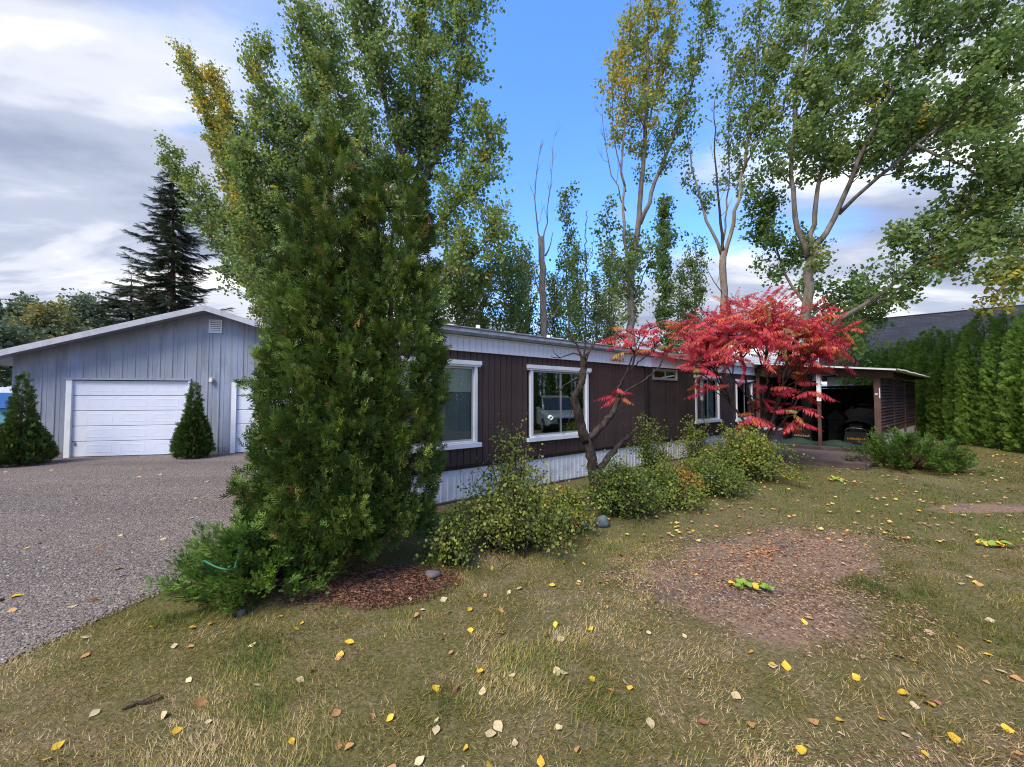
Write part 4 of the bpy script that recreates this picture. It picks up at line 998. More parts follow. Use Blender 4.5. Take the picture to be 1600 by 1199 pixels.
broadleaf('cottonwood_tree', 'broad spreading cottonwood leaning right over the carport and hedge', [
    dict(p=[(1262, 690, YI), (1260, 520, YI), (1262, 430, YI), (1275, 385, YI)], r=(0.24, 0.20), t0=0.7, n=0.6, s=0.7),
    dict(p=[(1262, 400, YI), (1244, 340, YI), (1236, 250, YI), (1250, 120, YI), (1270, 0, YI), (1280, -90, YI)], r=(0.13, 0.03), n=1.2, t0=0.2),
    dict(p=[(1268, 390, YI), (1276, 310, YI), (1300, 200, YI + .5), (1330, 80, YI + .8), (1345, -40, YI + 1)], r=(0.12, 0.03), n=1.3, t0=0.2),
    dict(p=[(1275, 385, YI), (1305, 340, YI), (1342, 250, YI - .8), (1390, 150, YI - 1.5), (1450, 40, YI - 2), (1480, -40, YI - 2)], r=(0.14, 0.03), n=1.4, t0=0.25, tint=0.38),
    dict(p=[(1310, 335, YI), (1370, 280, YI - 1), (1440, 220, YI - 2), (1530, 140, YI - 2.6), (1600, 60, YI - 3)], r=(0.10, 0.03), n=1.7, t0=0.2, tint=0.40),
    dict(p=[(1262, 530, YI), (1310, 500, YI - .6), (1370, 462, YI - 1.2), (1430, 410, YI - 1.6), (1500, 345, YI - 2), (1600, 260, YI - 2.4)], r=(0.12, 0.03), n=1.6, t0=0.25, tint=0.42, s=0.9),
    dict(p=[(1400, 440, YI - 1.4), (1460, 415, YI - 2), (1530, 400, YI - 2.4), (1590, 395, YI - 2.6), (1660, 380, YI - 2.8)], r=(0.06, 0.015), n=1.4, t0=0.2, tint=0.55, s=0.75),
    dict(p=[(1350, 240, YI - .8), (1420, 200, YI), (1500, 190, YI + .5), (1580, 190, YI + 1)], r=(0.07, 0.02), n=1.6, t0=0.1, tint=0.4),
    dict(p=[(1430, 225, YI - 2), (1500, 260, YI - 2.4), (1570, 290, YI - 2.6), (1650, 300, YI - 2.8)], r=(0.06, 0.02), n=1.7, t0=0.1, tint=0.46),
    dict(p=[(1262, 480, YI), (1225, 430, YI + .8), (1205, 360, YI + 1), (1190, 300, YI + 1)], r=(0.08, 0.02), n=1.4, t0=0.25, tint=0.30, s=0.8),
    dict(p=[(1262, 500, YI), (1300, 470, YI + 1), (1340, 470, YI + 1.5), (1380, 500, YI + 1.5)], r=(0.06, 0.015), n=1.3, t0=0.3, tint=0.33, s=0.6),
    dict(p=[(1262, 520, YI), (1300, 530, YI + .8), (1340, 540, YI + 1)], r=(0.05, 0.015), n=1.5, t0=0.2, tint=0.30, s=0.6),
    dict(p=[(1440, 60, YI - 2), (1520, 40, YI - 2), (1600, 0, YI - 2)], r=(0.05, 0.015), n=1.2, t0=0.1, tint=0.42, s=0.8),
    dict(p=[(1590, 395, YI - 2.6), (1580, 430, YI - 2.6), (1560, 455, YI - 2.6)], r=(0.03, 0.01), n=2.2, t0=0.1, tint=0.72, s=0.35),
], 16, leaf=0.135, per_m=2.35, seclen=1.6, ntwig=7, twiglen=0.8, nleaf=21, up=0.28)

# smaller growth behind the home
def sapling(name, label, px, ybase_Y, ytop, seed, spread=0.8, n=1.2, tint=0.35, leaf=0.12, t0=0.15, group=None):
    Y = ybase_Y
    broadleaf(name, label, [dict(p=[(px, 684, Y), (px + 2, 560, Y), (px - 3, (560 + ytop) / 2, Y), (px, ytop, Y)], r=(0.09, 0.015), n=n, tint=tint, t0=t0)],
              seed, leaf=leaf, per_m=3.0, seclen=spread, ntwig=5, twiglen=0.55, nleaf=13, up=0.6, group=group)
SG = 'young trees behind the home'
sapling('young_tree', 'slender sparse young poplar just right of the broken snag', 888, 19, 300, 21, 0.9, 0.75, 0.30, group=SG)
sapling('young_tree', 'narrow columnar poplar right of the two-stemmed one', 1040, 26, 315, 22, 1.1, 2.0, 0.30, 0.15, group=SG)
sapling('young_tree', 'low bushy young tree just left of the broken snag', 800, 19, 415, 23, 2.0, 2.6, 0.5, group=SG)
sapling('young_tree', 'bushy young tree over the roof above the first window', 715, 18, 430, 24, 2.0, 2.8, 0.5, group=SG)
sapling('young_tree', 'small young tree over the roof between snag and two-stemmed poplar', 935, 21, 440, 25, 1.0, 1.4, 0.36, group=SG)
sapling('young_tree', 'leafy young tree low behind the carport roof', 1335, 20, 480, 26, 1.5, 1.8, 0.25, group=SG)
sapling('young_tree', 'light green bushy young tree over the roof beside the left roof vent', 752, 20, 440, 251, 2.2, 3.0, 0.58, group=SG)
sapling('young_tree', 'light green young tree over the roof just left of the snag foot', 822, 23, 410, 252, 2.2, 3.0, 0.55, group=SG)
sapling('young_tree', 'pale leafy young tree over the roof right of the snag foot', 868, 22, 455, 253, 2.0, 2.8, 0.55, group=SG)
sapling('young_tree', 'mid green young tree over the roof above the second window', 905, 24, 395, 254, 1.9, 2.4, 0.48, group=SG)
sapling('young_tree', 'low leafy young tree just left of the two-stemmed poplar foot', 955, 23, 405, 255, 2.0, 2.4, 0.48, group=SG)
sapling('young_tree', 'low leafy young tree between the two-stemmed and the half-bare poplars', 1088, 24, 400, 256, 1.8, 2.0, 0.45, group=SG)
sapling('young_tree', 'dusky thin young tree low beside the half-bare poplar', 1065, 24, 420, 27, 0.8, 1.3, 0.45, group=SG)
YD = 19.0
broadleaf('snag', 'broken dead trunk with upright bare whips over the roof', [
    dict(p=[(850, 684, YD), (850, 520, YD), (848, 440, YD), (847, 372, YD)], r=(0.26, 0.20), n=0, bark='bark_pale'),
    dict(p=[(846, 380, YD), (838, 345, YD), (836, 290, YD), (846, 215, YD)], r=(0.06, 0.012), n=0.8, bare=True, s=0.5),
    dict(p=[(848, 380, YD), (856, 330, YD), (862, 270, YD), (865, 215, YD)], r=(0.05, 0.010), n=0.8, bare=True, s=0.5),
    dict(p=[(848, 470, YD), (838, 440, YD), (834, 405, YD)], r=(0.07, 0.03), n=0, bark='bark_pale'),
    dict(p=[(852, 400, YD), (860, 380, YD), (864, 360, YD)], r=(0.06, 0.02), n=0, bark='bark_pale'),
    dict(p=[(850, 520, YD), (880, 460, YD), (882, 390, YD)], r=(0.04, 0.01), n=0.8, bare=True, s=0.5),
], 28, per_m=1.6, seclen=1.2, up=1.0, bark='bark_pale', leaf=0.12)
# far trees beyond the garage at the left
DG = 'distant trees beyond the garage'
def far_tree(label, px, ytop, Y, seed, tint, spread=3.0):
    broadleaf('distant_tree', label, [
        dict(p=[(px, 650, Y), (px, 580, Y), (px + 4, (580 + ytop) / 2, Y), (px, ytop + 25, Y)], r=(0.28, 0.08), n=1.6, tint=tint, t0=0.3),
        dict(p=[(px, 585, Y), (px - 22, 545, Y - 1), (px - 36, ytop + 45, Y - 1)], r=(0.14, 0.04), n=1.3, tint=tint),
        dict(p=[(px, 580, Y), (px + 20, 535, Y + 1), (px + 32, ytop + 40, Y + 1)], r=(0.14, 0.04), n=1.3, tint=tint)],
        seed, leaf=0.34, per_m=1.5, seclen=spread, ntwig=8, twiglen=1.3, nleaf=14, t0=0.15, leaves='blue_green', group=DG, leaf_sig=0.3)
far_tree('grey green rounded distant tree at the far left edge', 22, 455, 44, 31, 0.35)
far_tree('olive distant tree behind the garage eave with yellowing crown', 72, 470, 40, 32, 0.68)
far_tree('grey green distant tree left of the spruce', 118, 450, 47, 33, 0.40)
far_tree('low green distant tree outside the garage corner', -14, 505, 34, 34, 0.25)

# ------------------------------------------------------------------ spruce
def spruce(label, px, ytop, Y, wid, seed, lean=0.0):
    rng = np.random.default_rng(seed)
    b = at(px, 684, Y); b[2] = 0; top = at(px + lean, ytop, Y); H = top[2]
    t = empty('spruce_tree', b, 0, label=label, cat='tree', group='spruces behind the garage')
    ax = lambda h: np.array([(top[0] - b[0]) * h / H, 0, h])
    hs = np.linspace(-0.05, H, 14)
    link('trunk', tubes('trunk', [(np.array([ax(h) for h in hs]), np.linspace(0.24, 0.02, 14))], 8, 0.05, seed), M['bark_conifer'], t)
    br, P, Dd, T, S = [], [], [], [], []
    h = 1.5
    while h < H - 0.2:
        k = 5 + rng.integers(0, 3); a0 = rng.random() * 6.28
        for j in range(k):
            a = a0 + j * 6.283 / k + rng.normal(0, 0.2); L = wid * (1 - h / H) ** 0.75 * rng.uniform(0.35, 1.25) + 0.12
            d = np.array([math.cos(a), math.sin(a), 0]); p0 = ax(h)
            pts = np.array([p0, p0 + d * L * 0.35 + [0, 0, -0.04 * L], p0 + d * L * 0.7 + [0, 0, -0.10 * L], p0 + d * L + [0, 0, -0.02 * L]])
            br.append((pts, np.array([0.03, 0.022, 0.014, 0.005])))
            m = max(6, int(L * 24))
            for q in range(m):
                u = 0.15 + 0.85 * (q + rng.random()) / m; p, tn, _ = along(pts, min(u, 0.999)); side = rng.choice([-1, 1])
                ds = nrm(tn * 0.7 + side * np.cross(tn, [0, 0, 1]) * rng.uniform(0.3, 1.0) + np.array([0, 0, rng.uniform(-0.5, 0.05)]))
                P.append(p); Dd.append(ds); T.append(rng.uniform(0.1, 1)); S.append(rng.uniform(0.35, 0.65) * (1.15 - 0.5 * u))
        h += rng.uniform(0.26, 0.52)
    link('branches', tubes('branches', br, 4), M['bark_conifer'], t, kind='stuff')
    link('crown', scatter('crown', NEEDLE_V, NEEDLE_F, np.array(P), frames(np.array(Dd), np.array([0, 0, 1.0]) + rng.normal(0, 0.25, (len(P), 3))), np.array(S), np.array(T)), M['spruce'], t, kind='stuff')
def needle_template():
    v, f = [], []
    def tri(a, b, c):
        k = len(v); v.extend([a, b, c]); f.append((k, k + 1, k + 2))
    tri((-0.03, 0, 0), (0.03, 0, 0), (0, 1.0, 0.02))
    for i in range(7):
        y = 0.05 + i * 0.13; l = 0.30 * (1 - y * 0.55)
        for s in (-1, 1):
            tri((0, y - 0.05, 0), (0, y + 0.07, 0), (s * l, y + 0.22, -0.10))
    return v, f
NEEDLE_V, NEEDLE_F = needle_template()
spruce('dark spruce with layered drooping boughs behind the garage roof', 270, 262, 23, 4.3, 41)
spruce('shorter dark spruce, mostly boughs showing over the left garage slope', 205, 430, 27, 5.2, 42)

# ------------------------------------------------------------------ arborvitae
def spray_template(n, rng, spread=0.75, w=0.055, droop=0.0):
    """flat fern-like spray: a stem with pinnate fingers, lying in the local x-y plane, pointing along y"""
    v, f = [], []
    def finger(a, b, wd):
        a = np.array(a, float); b = np.array(b, float); d = b - a; p = np.array([-d[1], d[0], 0]); p = p / np.linalg.norm(p) * wd
        k = len(v); m = a + d * 0.55
        v.extend([a, m + p, b, m - p]); f.append((k, k + 3, k + 2, k + 1))
    finger((0, 0, 0), (0.02, 1.0, 0.06), w)
    for i in range(n):
        y = 0.10 + 0.78 * i / n; l = spread * (0.62 - 0.45 * y) * rng.uniform(0.8, 1.15)
        for s in (-1, 1):
            z = rng.uniform(-0.12, 0.12)
            finger((0, y, 0), (s * l, y + l * rng.uniform(0.75, 1.1), z - droop * l), w * rng.uniform(0.8, 1.1))
    return np.array(v), f
def arbor_shell(cols, count, size, seed, tint0=0.45, lump=0.16, layers=((1.0, 0.55), (0.88, 0.28), (0.70, 0.17)), brown=0.05, squash=1.0):
    """cols: list of (cx, cy, radius, height, z0, exponent); returns positions, axes, hints, sizes, tints"""
    rng = np.random.default_rng(seed); P, Dd, Hh, S, T = [], [], [], [], []
    area = np.array([c[2] * c[3] for c in cols]); share = area / area.sum()
    for ci, (cx, cy, r, h, z0, ex) in enumerate(cols):
        for (rs, fr) in layers:
            n = int(count * share[ci] * fr)
            u = rng.random(n * 2); keep = rng.random(n * 2) < (np.maximum(0.15, np.interp(u, ex[0], ex[1])) if isinstance(ex, tuple) else np.maximum(0.12, (1 - u ** ex))); u = u[keep][:n]; n = len(u)
            a = rng.uniform(0, 2 * np.pi, n)
            prof = np.interp(u, ex[0], ex[1]) if isinstance(ex, tuple) else np.clip(1 - u ** ex, 0, 1) ** 0.62 * np.clip(0.72 + u * 2.2, 0, 1)
            lob = 1 + lump * (2 * vnoise(a * 3.0 + ci * 7, u * h * 1.7, seed + ci) - 1) + lump * 0.7 * (2 * vnoise(a * 7.5, u * h * 4.2 + 3, seed + 9 + ci) - 1)
            rad = r * prof * lob * rs + rng.normal(0, 0.02, n)
            rd = np.stack([np.cos(a), np.sin(a), np.zeros(n)], 1)
            P.append(np.stack([cx + rad * np.cos(a), cy + rad * np.sin(a) * squash, z0 + u * h * (0.985 - 0.02 * rs)], 1))
            Dd.append(rd * rng.uniform(0.35, 0.9, n)[:, None] + np.array([0, 0, 1.0]) * rng.uniform(0.25, 1.1, n)[:, None] + rng.normal(0, 0.33, (n, 3)))
            Hh.append(np.cross(rd, [0, 0, 1]) + rng.normal(0, 0.6, (n, 3)) + rd * 0.3)
            S.append(size * rng.uniform(0.7, 1.3, n))
            cl = vnoise(a * 3.1 + 20, u * h * 3.3, seed + 31)
            t = tint0 + 0.30 * (cl - 0.5) + rng.normal(0, 0.13, n)
            t = np.where(rng.random(n) < brown, rng.uniform(0.93, 1.0, n), np.clip(t, 0, 0.9)); T.append(t)
    return map(np.concatenate, (P, Dd, Hh, S, T))
rngA = np.random.default_rng(77)
SPR_FINE = spray_template(4, rngA, 0.62, 0.054, 0.15)
SPR_MID = spray_template(4, rngA, 0.85, 0.07, 0.1)
def big_arborvitae():
    b = np.array([-1.72, 3.98, 0.0])
    t = empty('arborvitae', b, 0, label='big dark green arborvitae with two tops standing before the home', cat='tree')
    pl = ([0, 0.08, 0.25, 0.40, 0.55, 0.72, 0.87, 0.95, 1.0], [0.80, 1.0, 0.92, 0.85, 0.73, 0.58, 0.38, 0.20, 0.02])
    pr = ([0, 0.10, 0.35, 0.60, 0.80, 0.92, 1.0], [0.75, 0.95, 1.0, 0.92, 0.80, 0.60, 0.05])
    cols = [(-0.16, 0.0, 0.72, 4.42, 0.20, pl), (0.47, 0.06, 0.47, 4.10, 0.28, pr), (0.08, -0.18, 0.50, 2.9, 0.22, pl)]
    for (x, y, h) in ((-0.2, 0, 3.9), (0.44, 0.06, 3.5), (0.12, 0.0, 2.6), (-0.40, 0.06, 2.0)):
        pts = resample([(x * 0.55, y, -0.05), (x * 0.8, y, 0.6), (x, y, h * 0.6), (x, y, h)], 0.2, 0.012, rngA)
        link('trunk', tubes('trunk', [(pts, np.linspace(0.075, 0.012, len(pts)))], 8, 0.08, 3), M['bark_conifer'], t)
    rng = np.random.default_rng(51); P, Dd, Hh, S, T = [], [], [], [], []
    for ci, (cx, cy, r, h, z0, prof) in enumerate(cols):
        nc = int(520 * (r * h) / 2.9)
        for k in range(nc):
            u = rng.random()
            if rng.random() > max(0.25, np.interp(u, *prof)): continue
            a = rng.uniform(0, 6.283); pr_ = r * np.interp(u, *prof)
            if math.sin(a) > 0.45 and rng.random() < 0.6: continue
            rr = pr_ * rng.uniform(0.84, 1.0) * (1 + 0.10 * (2 * vnoise(np.array([a * 2.6 + 7 * ci]), np.array([u * h * 1.6]), 51)[0] - 1))
            rd = np.array([math.cos(a), math.sin(a), 0.0]); c = np.array([cx, cy, z0 + u * h * 0.95]) + rd * rr
            ax = nrm(rd * rng.uniform(0.10, 0.45) + np.array([0, 0, rng.uniform(0.7, 1.2)]) + rng.normal(0, 0.2, 3))
            L = rng.uniform(0.15, 0.28) * (0.75 + 0.25 * (1 - u)); m = rng.integers(26, 38)
            s_ = rng.uniform(-0.6, 0.75, m); off = rand_dirs(rng, m); off = off - (off @ ax)[:, None] * ax
            wd = 0.080 * np.clip(1.05 - np.abs(s_ + 0.1) * 0.8, 0.2, 1)
            P.append(c + ax * (s_ * L)[:, None] + off * (wd * rng.uniform(0.2, 1, m))[:, None])
            Dd.append(ax * 0.75 + off * rng.uniform(0.2, 0.9, m)[:, None] + rd * 0.25 + rng.normal(0, 0.2, (m, 3)))
            Hh.append(off * 0.6 + rand_dirs(rng, m)); S.append(0.098 * rng.uniform(0.65, 1.35, m))
            tc = 0.45 + rng.normal(0, 0.16); T.append(np.where(rng.random(m) < (0.25 if rng.random() < 0.07 else 0.012), rng.uniform(0.94, 1, m), np.clip(tc + rng.normal(0, 0.12, m), 0, 0.9)))
    P, Dd, Hh, S, T = map(np.concatenate, (P, Dd, Hh, S, T))
    P2, D2, H2, S2, T2 = arbor_shell(cols, 4600, 0.15, 52, 0.34, 0.08, layers=((0.86, 0.6), (0.68, 0.4)))
    link('crown', scatter('crown', *SPR_FINE, P, frames(Dd, Hh), S, T), M['conifer'], t, kind='stuff')
    link('inner_crown', scatter('inner_crown', *SPR_MID, P2, frames(D2, H2), S2, T2), M['conifer'], t, kind='stuff')
    tw = []
    for k in range(220):
        a = rngA.uniform(0, 6.28); h = rngA.uniform(0.3, 3.4); r = 0.62 * (1 - (h / 4.2) ** 2)
        p0 = np.array([0.05 + 0.1 * math.cos(a), 0.02, h]); p1 = np.array([0.05 + r * 1.1 * math.cos(a), r * math.sin(a), h + 0.35])
        tw.append((np.array([p0, (p0 + p1) / 2 - [0, 0, 0.05], p1]), np.array([0.012, 0.009, 0.004])))
    link('twigs', tubes('twigs', tw, 4), M['bark_conifer'], t, kind='stuff')
big_arborvitae()
def small_arborvitae(p, r, h, label, seed, skew=0.0):
    t = empty('small_arborvitae', (p[0], p[1], 0), 0, label=label, cat='tree', group='small arborvitae against the garage')
    link('trunk', tubes('trunk', [(np.array([(0, 0, -0.03), (0, 0, h * 0.4), (0.01, 0, h * 0.75)]), np.array([0.05, 0.035, 0.01]))], 7), M['bark_conifer'], t)
    cols = [(0, 0, r, h * (0.50 if skew else 0.62), 0.04, 1.9), (skew, 0, r * (0.42 if skew else 0.52), h, 0.04, 1.5)]
    P, Dd, Hh, S, T = arbor_shell(cols, 4200, 0.115, seed, 0.26, 0.08, brown=0.01)
    link('crown', scatter('crown', *SPR_MID, P, frames(Dd, Hh), S, T), M['conifer'], t, kind='stuff')
p = gp(33, 727); small_arborvitae((p[0], p[1] - 0.05), 0.54, 2.28, 'broad cone of dark arborvitae at the left corner of the garage', 61, 0.03)
p = gp(317, 713); small_arborvitae((p[0], p[1] - 0.35), 0.38, 2.07, 'slim conical arborvitae between the two white garage doors', 62)

def hedge():
    G = 'tall arborvitae hedge at the right'
    variants = []
    for k in range(4):
        P, Dd, Hh, S, T = arbor_shell([(0, 0, 0.56 + 0.02 * k, 4.6, 0.05, ([0, 0.1, 0.45, 0.72, 0.88, 0.96, 1.0], [0.88, 1.0, 0.97, 0.80, 0.46, 0.18, 0.02]))], 4200, 0.135, 70 + k, 0.50, 0.07, layers=((1.0, 0.7), (0.82, 0.3)), brown=0.015)
        cr = scatter('crown', *SPR_MID, P, frames(Dd, Hh), S, T); cr.materials.append(M['hedge'])
        tk = tubes('trunk', [(np.array([(0, 0, -0.03), (0, 0, 2.0), (0, 0, 4.2)]), np.array([0.08, 0.06, 0.01]))], 6); tk.materials.append(M['bark_conifer'])
        variants.append((cr, tk))
    words = ['first', 'second', 'third', 'fourth', 'fifth', 'sixth', 'seventh', 'eighth', 'ninth', 'tenth', 'eleventh', 'twelfth', 'thirteenth']
    rng = np.random.default_rng(9)
    y = 11.6
    for i in range(13):
        x = 16.25 + 0.40 * (y - 12.7) + rng.normal(0, 0.06)
        sc = [1.0, 0.98, 1.07, 0.97, 0.93, 1.0, 0.99, 0.96, 0.98, 0.94, 0.95, 0.92, 0.9][i] * rng.uniform(0.97, 1.03)
        o = empty('hedge_arborvitae', (x, y, 0), rng.uniform(0, 6.28), label='tall clipped-looking arborvitae, %s in the hedge counted from the right edge' % words[i], cat='tree', group=G)
        cr, tk = variants[i % 4]
        w = rng.uniform(0.92, 1.08)
        link('crown', cr, None, o, None, None, (w, w, sc), kind='stuff'); link('trunk', tk, None, o)
        y += 0.80 + rng.uniform(-0.08, 0.08)
    for i in range(13):
        y = 10.8 - 0.8 * i; x = 16.25 + 0.40 * (y - 12.7)
        o = empty('hedge_arborvitae', (x, y, 0), rng.uniform(0, 6.28), label='hedge arborvitae beyond the right edge, mirrored in the window panes', cat='tree', group='hedge continuing out of view')
        cr, tk = variants[i % 4]; link('crown', cr, None, o, None, None, (1.05, 1.05, 1.0), kind='stuff'); link('trunk', tk, None, o)
hedge()

# ------------------------------------------------------------------ junipers
JUN = spray_template(3, rngA, 0.50, 0.07, -0.1)
def juniper(p, r, h, label, seed, n, size, group=None, mat='juniper', tint=0.5, stretch=(1, 1), arm=0.3):
    rng = np.random.default_rng(seed)
    t = empty('juniper_bush', (p[0], p[1], 0), 0, label=label, cat='bush', group=group)
    br, P, Dd, T, S = [], [], [], [], []
    per = 44; nb = n // per
    for k in range(nb):
        a = rng.uniform(0, 6.283); el = math.asin(rng.random() ** 0.8); L = rng.uniform(0.55, 1.0)
        rim = 1 + 0.22 * (2 * vnoise(np.array([a * 2.2]), np.array([el * 3.0]), seed)[0] - 1)
        d = np.array([math.cos(a) * r * stretch[0] * math.cos(el), math.sin(a) * r * stretch[1] * math.cos(el), h * (0.10 + 0.9 * math.sin(el))]) * L * rim
        ax = nrm(np.array([math.cos(a) * math.cos(el * 0.6), math.sin(a) * math.cos(el * 0.6), 0.28 + 0.5 * math.sin(el)]) + rng.normal(0, 0.18, 3))
        Lp = arm * rng.uniform(0.6, 1.25); tip = d + ax * Lp * 0.5 + [0, 0, 0.03]; mid = d - ax * Lp * 0.5
        mid[2] = max(mid[2], 0.03)
        pts = np.array([(0, 0, -0.02), mid * 0.55 + [0, 0, 0.02], mid, d, tip])
        br.append((pts, np.array([0.009, 0.006, 0.004, 0.003, 0.0015])))
        tc = tint + rng.normal(0, 0.17); s_ = rng.uniform(0, 1, per)
        pp = mid + (tip - mid) * s_[:, None] + rng.normal(0, 0.014, (per, 3))
        lat = rand_dirs(rng, per); lat = lat - (lat @ ax)[:, None] * ax
        P.append(pp + lat * 0.02); Dd.append(ax * 0.85 + nrm(lat) * rng.uniform(0.25, 0.95, per)[:, None] + np.array([0, 0, 0.15])); T.append(np.clip(tc + rng.normal(0, 0.10, per), 0, 1)); S.append(size * rng.uniform(0.6, 1.2, per) * (1.15 - 0.45 * s_))
    P = np.concatenate(P); Dd = np.concatenate(Dd); T = np.concatenate(T); S = np.concatenate(S)
    link('branches', tubes('branches', br, 4), M['bark_conifer'], t, kind='stuff')
    link('foliage', scatter('foliage', *JUN, P, frames(Dd, np.array([0, 0, 1.0]) + rng.normal(0, 0.5, (len(P), 3))), S, T), M[mat], t, kind='stuff')
juniper((-2.22, 3.42), 0.62, 0.60, 'bright green spreading juniper at the left foot of the big arborvitae', 81, 10000, 0.072, stretch=(1.05, 0.85), tint=0.70, arm=0.24)
pj = gp(1440, 738); juniper((pj[0] + 0.25, pj[1] + 0.45), 1.15, 0.80, 'low spreading juniper beside the slatted carport wall', 82, 10000, 0.095, tint=0.42, arm=0.34)

# ------------------------------------------------------------------ loose shrubs along the home
def shrub(p, r, h, label, seed, nst, leafn, leaf=0.034, tint=0.5, name='shrub', orange=None, arch=0.5, group='shrubs along the front of the home', lean=(0, 0), dense=0.0):
    rng = np.random.default_rng(seed)
    t = empty(name, (p[0], p[1], 0), 0, label=label, cat='shrub', group=group)
    st, P, Dd, T, S = [], [], [], [], []
    for k in range(nst):
        a = rng.uniform(0, 6.283); sp = r * rng.uniform(0.1, 1.0) ** 0.7; hh = h * rng.uniform(0.45, 1.05) * (1.05 - 0.45 * (sp / r) ** 2)
        base = np.array([rng.normal(0, r * 0.16), rng.normal(0, r * 0.16), -0.02])
        d = np.array([math.cos(a), math.sin(a), 0]) * sp + np.array([lean[0], lean[1], 0])
        tip = base + d + [0, 0, hh * (1 - arch * rng.uniform(0.1, 1.0) * (sp / r))]
        mid = base + d * 0.45 + [0, 0, hh * rng.uniform(0.75, 1.0)]
        pts = resample(np.array([base, base + (mid - base) * 0.5 + rng.normal(0, 0.03, 3), mid, tip]), 0.08, 0.01, rng)
        st.append((pts, np.linspace(0.009, 0.002, len(pts))))
        tc = tint + rng.normal(0, 0.13)
        if orange is not None and np.hypot(tip[0] - orange[0], tip[1] - orange[1]) < orange[2]: tc = 0.97
        m = int(leafn * rng.uniform(0.6, 1.3))
        u = rng.uniform(0.22, 1.0, m); idx = u * (len(pts) - 1); i0 = np.minimum(idx.astype(int), len(pts) - 2); fr = (idx - i0)[:, None]
        pp = pts[i0] * (1 - fr) + pts[i0 + 1] * fr
        # short side shoots carry the leaves
        side = rand_dirs(rng, m) * (rng.random(m) ** 1.5 * 0.16 + 0.01)[:, None]
        P.append(pp + side); Dd.append(rand_dirs(rng, m) + nrm(side) * 0.8); T.append(np.clip(tc + rng.normal(0, 0.11, m), 0, 1)); S.append(leaf * rng.uniform(0.6, 1.3, m))
        for q in range(5):
            i = rng.integers(len(pts) // 4, len(pts)); dd = rand_dirs(rng, 1)[0] + np.array([0, 0, 0.3])
            st.append((np.array([pts[i], pts[i] + dd * rng.uniform(0.06, 0.18)]), np.array([0.004, 0.0015])))
    if dense:
        m = int(dense); dr = rand_dirs(rng, m); dr[:, 2] = np.abs(dr[:, 2]); rr = rng.random(m) ** 0.4
        lum = 0.75 + 0.4 * vnoise(np.arctan2(dr[:, 1], dr[:, 0]) * 3 + 10, dr[:, 2] * 4, seed)
        P.append(np.stack([dr[:, 0] * r * 0.85, dr[:, 1] * r * 0.85, dr[:, 2] * h * 0.8 + 0.06], 1) * (rr * lum)[:, None]); Dd.append(rand_dirs(rng, m) + dr)
        T.append(np.clip(tint - 0.1 + rng.normal(0, 0.14, m), 0, 1)); S.append(leaf * rng.uniform(0.7, 1.4, m))
    link('stems', tubes('stems', st, 4), M['bark_dark'], t, kind='stuff')
    P = np.concatenate(P); ok = P[:, 2] > 0.01
    Dd = np.concatenate(Dd)[ok]; T = np.concatenate(T)[ok]; S = np.concatenate(S)[ok]; P = P[ok]
    link('foliage', scatter('foliage', LEAF_V, LEAF_F, P, frames(Dd, rand_dirs(rng, len(P))), S, T), M['shrub'], t, kind='stuff')
    return t
shrub((-0.02, 4.42), 0.84, 1.00, 'loose yellow green arching shrub nearest the camera, below the first two windows', 91, 95, 80, 0.034, 0.60, arch=0.95)
shrub((0.02, 4.95), 0.45, 1.62, 'thin upright yellow green shrub rising between the first two windows', 92, 30, 85, 0.034, 0.62, arch=0.3)
shrub((-0.62, 3.98), 0.36, 0.62, 'small sparse dark shrub right beside the big arborvitae', 93, 26, 70, 0.034, 0.45, arch=0.7)
shrub((0.62, 4.95), 0.50, 0.56, 'low golden shrub between the arching shrub and the gnarled trunk', 94, 50, 100, 0.032, 0.66, arch=0.9, dense=300)
shrub((1.58, 5.62), 0.58, 0.80, 'rounded dark green shrub just right of the gnarled trunk', 95, 95, 100, 0.036, 0.32, arch=0.9, dense=900)
shrub((2.50, 6.15), 0.70, 0.66, 'mid green shrub in the row with orange tipped leaves', 96, 110, 100, 0.036, 0.48, arch=1.0, dense=500, orange=(0.35, -0.1, 0.30))
shrub((3.45, 6.85), 0.72, 0.68, 'grey green shrub between the orange tipped one and the last of the row', 97, 110, 100, 0.038, 0.46, arch=1.0, dense=400)
shrub((4.85, 8.05), 0.95, 1.22, 'tallest bright green shrub at the far end of the row, below the red sumac', 98, 130, 110, 0.042, 0.56, arch=0.9, dense=700)
shrub((2.95, 8.15), 0.50, 1.42, 'green sprigs rising against the brown wall below the small high window', 99, 26, 90, 0.042, 0.45, arch=0.4)
shrub((4.35, 9.05), 0.50, 1.30, 'leafy sprigs against the wall under the curtained window', 100, 24, 90, 0.042, 0.52, arch=0.4)

